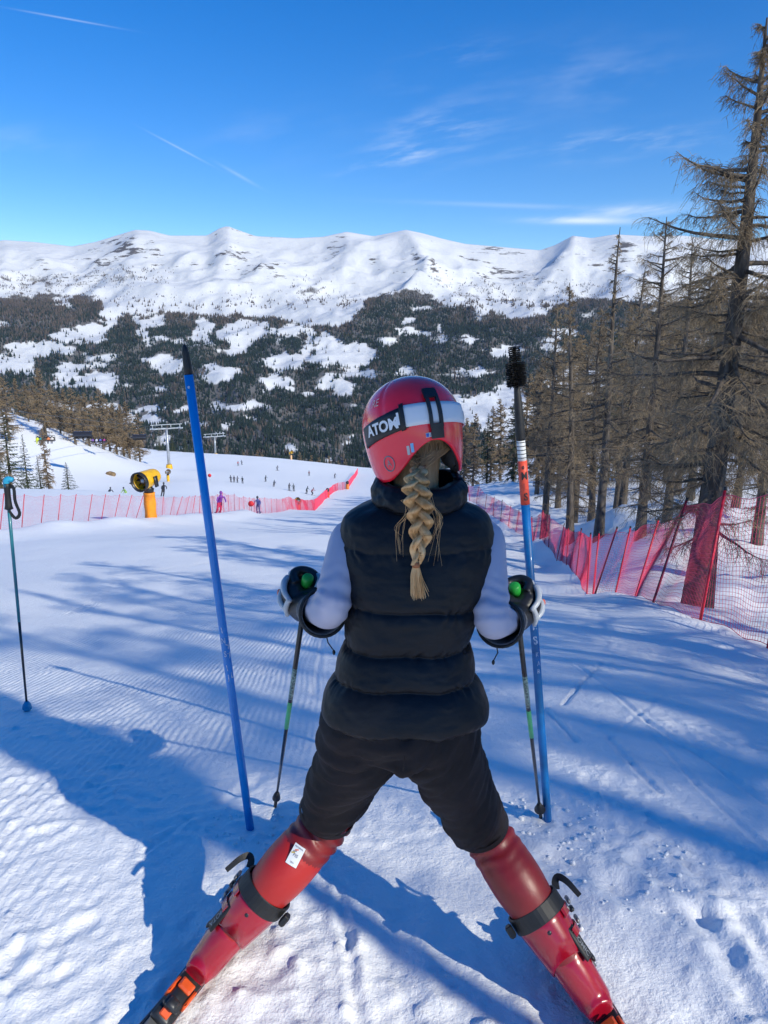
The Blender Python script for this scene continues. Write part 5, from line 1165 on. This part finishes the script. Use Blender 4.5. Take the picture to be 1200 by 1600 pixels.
# --- hair: nape, ponytail, plait and tail, all made of strands
def hair():
    g = np.random.default_rng(77)
    nape = []
    tie = P(655, 727, 1.628)
    for i in range(420):
        t = g.uniform(-1, 1); a = HL((t * .085, -.062 - .03 * math.cos(t * 1.4), -.015 + g.uniform(-.01, .03))); e = tie + g.normal(0, .006, 3)
        m = HL((t * .075, -.094 + .03 * abs(t), -.06 - .012 * (1 - abs(t)))) + g.normal(0, .003, 3); nape.append(spline(np.array([a, m, m * .4 + e * .6 + [0, -.004, -.002], e]), 9))
    part('hair', tubes(np.array(nape), np.array([[.0013] * 9]), 3), M_HAIRD, skier_o, kind='stuff')
    part('scalp_hair', ellipsoid(HL((0, -.012, -.012)), (.085, .096, .088), 16, 22, HR), M_HAIRD, skier_o)
    part('hair_tie', tubes(np.array([[tie + .0135 * np.array([math.cos(t), .9 * math.sin(t), .25 * math.sin(t)]) for t in np.linspace(0, 6.2832, 24)]]), .0036, 7, ref=(0, 0, 1)), mat('brown_elastic', (.23, .09, .035), .6), skier_o)
    cen = spline(np.array([tie, P(650, 748, 1.575), P(652, 775, 1.563), P(657, 805, 1.570), P(657, 840, 1.574), P(650, 882, 1.578)]), 60)
    s = np.linspace(0, 1, 60); w = np.interp(s, [0, .14, .3, .55, .8, 1], [.009, .016, .0205, .0195, .0155, .0075]); ph = s * 2 * np.pi * 2.35
    for k in range(3):
        p = ph + k * 2 * np.pi / 3; off = np.stack([w * 1.02 * np.sin(p), -.55 * w * np.sin(2 * p) * .95 - .002, 0 * p], 1); sc = cen + off
        rad = w * .62; F_ = []
        for i in range(190):
            r_, a = math.sqrt(g.random()) * 1.0, g.uniform(0, 6.28); tw = a + 2.5 * s + .25 * np.sin(7 * s + a); jit = 1 + .04 * np.sin(g.uniform(8, 25) * s + a)
            F_.append(sc + (rad * r_ * jit)[:, None] * np.stack([np.cos(tw), np.sin(tw), .25 * np.cos(tw + 1)], 1))
        part('plait_strand', tubes(np.array(F_), np.array([[.00085] * 60]), 3), M_HAIR, skier_o, kind='stuff')
    e = cen[-1]; part('hair_tie', tubes(np.stack([e + [0, 0, .006], e, e - [0, 0, .006]])[None], np.array([[.0082, .0092, .0085]]), 14, ref=(0, 1, 0), cap=True), mat('copper_elastic', (.36, .12, .04), .5), skier_o)
    tail = []
    for i in range(260):
        a, r_ = g.uniform(0, 6.28), math.sqrt(g.random()); d = np.array([math.cos(a), .6 * math.sin(a), 0]); L = g.uniform(.055, .083)
        tail.append(spline(np.array([e + d * .006 * r_, e + d * .013 * r_ - [-.001, 0, L * .45], e + d * (.017 + g.normal(0, .003)) * r_ + [.006, .0, -L]]), 8))
    part('hair_tail', tubes(np.array(tail), np.array([[.0009] * 7 + [.0004]]), 3), M_HAIR, skier_o, kind='stuff')
    loose = []
    for i in range(44):       # escaped wisps: two side locks and fly-aways
        if i < 12: st, e1 = P(664 + g.normal(0, 3), 770 + g.normal(0, 6), 1.575), P(677 + g.normal(0, 7), 850 + g.normal(0, 18), 1.578); m1 = P(686 + g.normal(0, 5), 812, 1.57)
        elif i < 20: st, e1 = P(642 + g.normal(0, 3), 795 + g.normal(0, 8), 1.575), P(630 + g.normal(0, 7), 862 + g.normal(0, 16), 1.58); m1 = P(623 + g.normal(0, 5), 826, 1.57)
        else:
            q0 = cen[int(g.integers(4, 46))]; st = q0; e1 = q0 + np.array([g.normal(0, .016), -.003, g.uniform(-.05, -.015)]); m1 = (st + e1) / 2 + np.array([g.normal(0, .01), -.006, 0])
        loose.append(spline(np.array([st, m1 * .5 + st * .5 + g.normal(0, .002, 3), m1, e1]), 12))
    part('loose_hair', tubes(np.array(loose), np.array([[.0005] * 9 + [.0004, .0003, .0002]]), 3), M_HAIR, skier_o, kind='stuff')
hair()
# --- ski poles and gloves
POL = {}
for s, cap, tip, lb in (('L', (481, 904, 1.905), (430, 1262), 'black race ski pole with green band in the left glove'), ('R', (804, 917, 1.905), (845, 1280), 'black race ski pole with green band in the right glove')):
    top = P(*cap); tp_ = gp(*tip); POL[s] = (top, tp_); ski_pole(top, tp_, lb, 'race', 'ski poles held by the skier', .021 if s == 'R' else .016)
def glove(s):
    sx = -1 if s == 'L' else 1; top, tp_ = POL[s]; ax = unit(top - tp_); g0 = top - ax * .055          # middle of the grip
    wr, el = J['wr' + s], J['el' + s]; fw = unit(wr - el); fw = unit(fw - ax * (fw @ ax)); lat = np.cross(fw, ax) * 1.0       # right-hand side of the hand
    out = lat * (1 if (lat[0] * sx) > 0 else -1)
    def W(a, b, c): return g0 + fw * a + out * b + ax * c
    ps = [limb([wr - unit(wr - el) * .03, wr, W(-.045, .022, -.004), W(-.005, .034, 0), W(.03, .030, 0)], [.036, .036, .037, .036, .026], 16, 16, ref=tuple(ax), flat=1.12)]
    pads = []
    for i, c in enumerate((.036, .013, -.010, -.032)):                # four fingers, closed round the grip
        r_ = (.0135, .0142, .0136, .0120)[i]; l = (1.0, 1.06, 1.0, .86)[i]
        ps.append(limb([W(.0, .030, c), W(.036 * l, .030, c), W(.048 * l, .006, c), W(.034 * l, -.022, c - .001), W(.008, -.030, c - .002), W(-.008, -.020, c - .002)], [r_ * 1.05, r_, r_ * .98, r_ * .95, r_ * .9, r_ * .78], 22, 12, ref=tuple(ax)))
        pads.append(ellipsoid(W(.036 * l, .036, c), (.013, .009, .0095), 8, 10, np.stack([fw, out, ax], 1)))
    ps.append(limb([W(-.035, .010, .022), W(-.030, -.014, .034), W(-.008, -.030, .038), W(.014, -.032, .034), W(.026, -.026, .030)], [.019, .0165, .0152, .0145, .012], 18, 12, ref=tuple(fw)))   # thumb
    me = remesh(ps, .0035, 3, .4); part('glove', me, M_GLOVE, skier_o)
    gd = part('knuckle_guard', limb([W(-.052, .055, .030), W(-.02, .066, .034), W(.012, .060, .036), W(.03, .047, .036)], [.006, .008, .009, .008], 12, 10, ref=tuple(ax)), M_GSHELL, skier_o)
    for pd in pads + [limb([W(-.05, .060, -.012), W(-.018, .072, -.010), W(.014, .064, -.010), W(.03, .047, -.010)], [.006, .008, .009, .008], 12, 10, ref=tuple(ax)), limb([W(-.045, .058, -.034), W(-.045, .064, .0), W(-.045, .058, .036)], [.006, .008, .006], 10, 10, ref=tuple(fw)), limb([W(-.03, -.018, .046), W(-.005, -.034, .050), W(.02, -.034, .042)], [.008, .009, .007], 10, 10, ref=tuple(fw))]:
        part('guard_rib', pd, M_GSHELL, gd)
    part('finger_patch', ellipsoid(W(.022, .066, -.022), (.016, .008, .010), 8, 10, np.stack([fw, out, ax], 1)), M_CORAL, gd)
    # flared cuff over the sleeve
    d = unit(el - wr); q = np.linspace(0, 1, 14); path = np.array([wr - d * .028 + d * (.155 * t) + np.array([0, 0, -.010]) * t for t in q]); rr = np.interp(q, [0, .2, .6, 1], [.038, .040, .049, .057])
    V, _ = tubes(path[None], rr[None], 28, ref=(0, 0, 1)); V = V.reshape(14, 28, 3); inn = path[::-1][:, None] + (V[::-1] - path[::-1][:, None]) * .9
    cf = part('glove_cuff', loft(np.concatenate([V, inn]), cap=False), M_GGREY, skier_o)
    rim = V[-1]; part('cuff_binding', tubes(np.concatenate([rim, rim[:2]])[None], .0042, 7, ref=tuple(d)), M_RUB, cf)
    mid = tubes(path[None, 5:8], rr[None, 5:8] * 1.05, 28, ref=(0, 0, 1), cap=False); part('wrist_strap', mid, M_RUB, cf)
    # coral patch with pale print on the lower outer side of the cuff, and the cord end below it
    cam_d = unit(np.array([0, 0, CAMZ]) - path[11]); dn = unit(cam_d * .8 + np.array([-sx * .25, 0, -.65])); dn = unit(dn - d * (dn @ d)); sd = np.cross(d, dn)
    def on_cuff(x, y, o):                # x round the cuff, y along it
        r_ = np.interp(.82 + y / .155, q, rr) + o; a = x / .054; c = path[11] + d * y[:, None]; return c + r_[:, None] * (np.cos(a)[:, None] * dn + np.sin(a)[:, None] * sd)
    gx, gy = np.meshgrid(np.linspace(-.022, .022, 9), np.linspace(-.008, .008, 4)); pt_ = part('cuff_patch', (on_cuff(gx.ravel(), gy.ravel(), .0015), [grid_faces(4, 9)]), M_CORAL, cf)
    tv, tf = text_geo('RACE', .0135, .0004); part('cuff_print', (on_cuff(tv[:, 0] * (1 if s == 'L' else 1), tv[:, 1], .0024), tf), M_CORALW, cf, smooth=False)
    c0 = path[12] + dn * .055; part('cuff_cord', join_geo([tubes(np.stack([c0, c0 + [.004, 0, -.02], c0 + [.012 * sx * -1 + .006, 0, -.042]])[None], .0016, 5), ellipsoid(c0 + np.array([.012 * sx * -1 + .006, 0, -.046]), (.004, .004, .007), 6, 8)]), M_RUB, cf)
glove('L'); glove('R')
# --- boots and skis
def boot(s):
    p0, f, u, l = SK[s]; an, kn = J['an' + s], J['kn' + s]; sh = unit(kn - an); outw = l * (1 if (l[0] * (-1 if s == 'L' else 1)) > 0 else -1)
    base = p0 + u * .045
    def W(a, b, c): return base + f * a + outw * b + u * c
    ps = [limb([W(-.004, 0, .042), W(.05, 0, .046), W(.12, 0, .050), W(.2, 0, .040), W(.262, 0, .034), W(.285, 0, .032)], [.037, .046, .047, .046, .041, .028], 24, 20, ref=tuple(u), flat=.8),
          limb([W(.035, 0, .03), an * .6 + W(.05, 0, .06) * .4, an + sh * .03], [.046, .050, .052], 10, 20, ref=tuple(f)),
          limb([an - sh * .035, an + sh * .03, an + sh * .08, an + sh * .13, an + sh * .168], [.049, .053, .060, .067, .071], 16, 22, ref=tuple(f), flat=.92),
          box(W(.135, 0, .008), (.30, .066, .022), np.stack([f, outw, u], 1), .006)]
    me = remesh(ps, .006, 4); bo = part('ski_boot', me, M_BOOT, skier_o)
    topc = an + sh * .163; fr_ = unit(f - sh * (f @ sh)); la = np.cross(fr_, sh); la = la * (1 if la @ outw > 0 else -1)
    def C(a, b, c): return an + sh * a + fr_ * b + la * c
    # power strap round the top of the cuff, loose tail in front, tab on the inner side
    th = np.linspace(0, 2 * np.pi, 40); rg = np.array([topc + fr_ * .075 * math.cos(t) + la * .074 * math.sin(t) for t in th])
    part('power_strap', loft(np.stack([rg[:-1] + sh * z + (rg[:-1] - topc) * k for z, k in ((-.021, -.03), (-.021, .012), (-.019, .022), (.019, .022), (.021, .012), (.021, -.05), (-.021, -.05))]), cap=False), M_RUB, bo, smooth=False)
    cu = np.array([(.012, .0535), (.016, .0570), (.05, .0605), (.09, .0655), (.13, .0700), (.158, .0720), (.160, .0690)])     # overlapping upper cuff with a lip
    th2 = np.linspace(0, 2 * np.pi, 48, endpoint=False)
    part('boot_cuff', loft(np.stack([np.array([an + sh * (a_ + (.035 * max(0, -math.cos(t)) if a_ < .02 else 0)) + (r_ * 1.02) * fr_ * math.cos(t) * (1.0 if math.cos(t) < 0 else 1.04) + r_ * la * math.sin(t) for t in th2]) for a_, r_ in cu]), cap=False), M_BOOT, bo)
    tl = spline(np.array([C(.168, .03, .074), C(.184, .033, .084), C(.188, .03, .098), C(.168, .018, .110), C(.128, .004, .117)]), 16); tw = np.interp(np.linspace(0, 1, 16), [0, .5, 1], [.020, .017, .012])
    a_, f_ = ribbons(tl[None], tw[None], ref=tuple(unit(fr_ * .6 - sh * .2 - la * .1))); b_ = a_ + unit(la + sh) * .0022
    part('strap_tail', loft(np.concatenate([a_.reshape(16, 2, 3), b_.reshape(16, 2, 3)[:, ::-1]], 1)), M_RUB, bo, smooth=False)
    part('strap_tab', box(C(.165, -.03, -.084), (.030, .03, .018), np.stack([sh, fr_, la], 1), .004), M_RUB, bo, smooth=False)
    # buckles on the outer side
    for a, b, k in ((.128, .012, .072), (.078, .016, .064)):
        bk = part('buckle', join_geo([box(C(a, b, k), (.016, .060, .012), np.stack([sh, fr_, la], 1), .003), box(C(a + .006, b + .01, k + .013), (.012, .052, .010), np.stack([unit(sh + .15 * la), fr_, la], 1), .003)]), M_BUCK, bo)
        part('buckle_catch', box(C(a - .012, b - .006, k + .008), (.010, .034, .014), np.stack([sh, fr_, la], 1), .003), M_STICK if a < .1 else M_DARK, bk)
    for a, b in ((.10, .047), (.175, .047)):
        bk = part('buckle', join_geo([box(W(a, b, .075), (.016, .012, .05), np.stack([f, outw, u], 1), .003), box(W(a + .01, b + .008, .085), (.012, .01, .045), np.stack([f, outw, u], 1), .003)]), M_BUCK, bo)
    for a, k in ((.128, .0715), (.078, .066)):      # cuff bands under the buckles
        thb = np.linspace(-.35, 2.3, 20); bp_ = np.array([an + sh * a + fr_ * (k + .002) * 1.03 * math.cos(t) + la * (k + .002) * math.sin(t) for t in thb])
        part('buckle_band', ribbons(bp_[None], .020, ref=tuple(np.cross(sh, la))) if False else loft(np.stack([np.stack([q_ - sh * .010, q_ + sh * .010, q_ + sh * .010 + (q_ - an) * .03, q_ - sh * .010 + (q_ - an) * .03]) for q_ in bp_])), M_BOOT, bo, smooth=False)
    part('sole', box(W(.14, 0, -.004), (.31, .070, .014), np.stack([f, outw, u], 1), .004), M_RUB, bo, smooth=False)
    # black plate with the maker's letters on the outer rear of the cuff, word on the shell
    pc = unit(la * .80 - fr_ * .60); tang = np.cross(sh, pc); cpt = an + sh * .055 + pc * .062
    pb = np.stack([sh, tang, pc], 1); pla = part('cuff_plate', box(cpt, (.088, .032, .010), pb, .004), M_RUB, bo)
    tv, tf = text_geo('ATOMIC', .019, .0003); part('lettering', (cpt + pc * .0058 + (sh * tv[:, :1]) * (1 if s == 'L' else -1) + tang * tv[:, 1:2] * (1 if s == 'L' else -1), tf), M_GREY, pla, smooth=False)
    part('cuff_pivot', ellipsoid(an + la * .056, (.013, .013, .006), 8, 14, np.stack([sh, fr_, la], 1)), M_DARK, bo)
    part('heel_block', box(W(-.012, 0, .012), (.05, .062, .026), np.stack([f, outw, u], 1), .005), M_RUB, bo)
    part('spoiler_screw', ellipsoid(an + sh * .12 - fr_ * .068, (.007, .007, .004), 6, 12, np.stack([sh, la, fr_], 1)), M_DARK, bo)
boot('L'); boot('R')
# competition sticker on the left calf and emblems
def on_leg(s, d, ang, geo, rad, off=.0015, rot=0.0):
    kn, an = J['kn' + s], J['an' + s]; ax = unit(an - kn); c = kn + ax * d + (-SK[s][1]) * .012; v = unit(np.array([0, 0, CAMZ]) - c); v = unit(v - ax * (v @ ax)); sd = np.cross(v, ax)
    V, Fc = geo; x, y = V[:, 0], V[:, 1]; x, y = x * math.cos(rot) - y * math.sin(rot), x * math.sin(rot) + y * math.cos(rot)
    t = x / rad + ang; return c - ax * y[:, None] + (rad + off) * (np.cos(t)[:, None] * v + np.sin(t)[:, None] * sd), Fc
def rect(w, h, n=8):
    gx, gy = np.meshgrid(np.linspace(-w / 2, w / 2, n), np.linspace(-h / 2, h / 2, n)); return np.stack([gx.ravel(), gy.ravel(), 0 * gx.ravel()], 1), [grid_faces(n, n)]
RL = .071
def shift(g, x, y): return g[0] + np.array([x, y, 0]), g[1]
st_ = part('competition_sticker', on_leg('L', .082, -.05, rect(.032, .055), RL, .002, .25), M_STICK, skier_o)
M_GOLD = mat('gold_print', (.55, .38, .08), .5); M_NAVY = mat('dark_print', (.06, .07, .12), .5)
part('sticker_print', on_leg('L', .082, -.05, shift(text_geo('FIS', .012), 0, -.0), RL, .0028, .25), M_NAVY, st_, smooth=False)
for i in range(3): part('sticker_print', on_leg('L', .082, -.05, shift(rect(.010, .0035, 3), -.006 + .005 * i, .008 + .003 * i), RL, .0027, .25 + .5), (M_GOLD, M_GREY, M_CORAL)[i], st_)
part('sticker_print', on_leg('L', .082, -.05, shift(text_geo('MATERIAL', .0055), 0, .021), RL, .0028, .25), M_NAVY, st_, smooth=False); part('sticker_print', on_leg('L', .082, -.05, shift(text_geo('2021', .006), 0, -.019), RL, .0028, .25), M_NAVY, st_, smooth=False)
part('suit_print', on_leg('R', .17, .2, text_geo('CA', .022), .066, .003, .2), M_DARK, skier_o, smooth=False)
def ski(s, label):
    p0, f, u, l = SK[s]; o = thing('ski', label, 'ski', p0, 'skis worn by the skier'); a = np.linspace(-.74, .86, 50)
    w = np.interp(a, [-.74, -.70, -.6, -.05, .5, .74, .82, .86], [.03, .085, .098, .066, .092, .112, .09, .03]) / 2; rise = np.interp(a, [-.74, -.66, .66, .86], [.012, 0, 0, .09]) + .0
    tk = np.interp(a, [-.74, -.3, .1, .5, .86], [.006, .012, .016, .011, .005])
    ring = np.stack([np.stack([p0 + f * x + l * (k * ww) + u * (r_ + h) for k, h in ((-1, 0), (1, 0), (1, .003), (.93, t), (-.93, t), (-1, .003))]) for x, ww, r_, t in zip(a, w, rise, tk)])
    part('ski_body', loft(ring), mat('ski_topsheet', (.02, .02, .024), .25, col2=(.30, .02, .02), vscale=7, coat=.5), o, smooth=False)
    B = np.stack([f, l, u], 1)
    def W(x, b, c): return p0 + f * x + l * b + u * c
    part('race_plate', box(W(.10, 0, .022), (.52, .062, .016), B, .004), M_DARK, o)
    hp = part('heel_piece', join_geo([box(W(-.075, 0, .045), (.11, .056, .03), B, .008), box(W(-.068, 0, .072), (.075, .048, .036), B, .012), box(W(-.10, 0, .088), (.03, .03, .02), B, .006)]), M_DARK, o)
    part('heel_lever', join_geo([box(W(-.108, 0, .068), (.034, .026, .010), basis(f * .8 + u * .6, u), .004), box(W(-.046, 0, .093), (.030, .040, .014), B, .005)]), mat('orange_lever', (.72, .09, .015), .4, var=.2, vscale=20), hp, smooth=False)
    for k in (-1, 1): part('heel_cheek', box(W(-.055, .028 * k, .070), (.05, .010, .030), B, .004), mat('orange_binding2', (.78, .10, .02), .4), hp)
    part('heel_track', join_geo([box(W(-.20, 0, .034), (.15, .05, .010), B, .003), box(W(-.19, 0, .044), (.05, .03, .012), B, .004)]), M_BUCK, o)
    part('adjusting_screw', ellipsoid(W(-.165, 0, .046), (.014, .014, .006), 8, 14, B), M_GSHELL, hp)
    part('lettering', (lambda g: (W(-.055, 0, 0) + f * g[0][:, :1] + u * (.072 + g[0][:, 1:2]) + l * (.0345 if s == 'R' else -.0345), g[1]))(text_geo('18', .022)), M_STICK, hp, smooth=False)
    part('toe_piece', join_geo([box(W(.30, 0, .052), (.08, .06, .045), B, .012), box(W(.335, 0, .07), (.05, .04, .03), B, .01)]), M_DARK, o)
ski('L', 'race ski with orange heel binding under the left boot'); ski('R', 'race ski with orange heel binding under the right boot')
# ------------------------------------------------------------- thin air between here and the far range
def haze():
    V, Fc = box((0, 3850, 150), (20000, 7900, 3000)); m = bpy.data.materials.new('thin_air'); m.use_nodes = True; nt = m.node_tree; nt.nodes.clear()
    o = nt.nodes.new('ShaderNodeOutputMaterial'); v = nt.nodes.new('ShaderNodeVolumePrincipled'); v.inputs['Color'].default_value = (.62, .78, 1.0, 1); v.inputs['Density'].default_value = 1.9e-5; v.inputs['Anisotropy'].default_value = 0.2
    nt.links.new(v.outputs[0], o.inputs['Volume']); tag(part('haze', (V, Fc), m, smooth=False), 'thin pale blue air over the whole valley', 'haze', None, 'stuff')
haze()
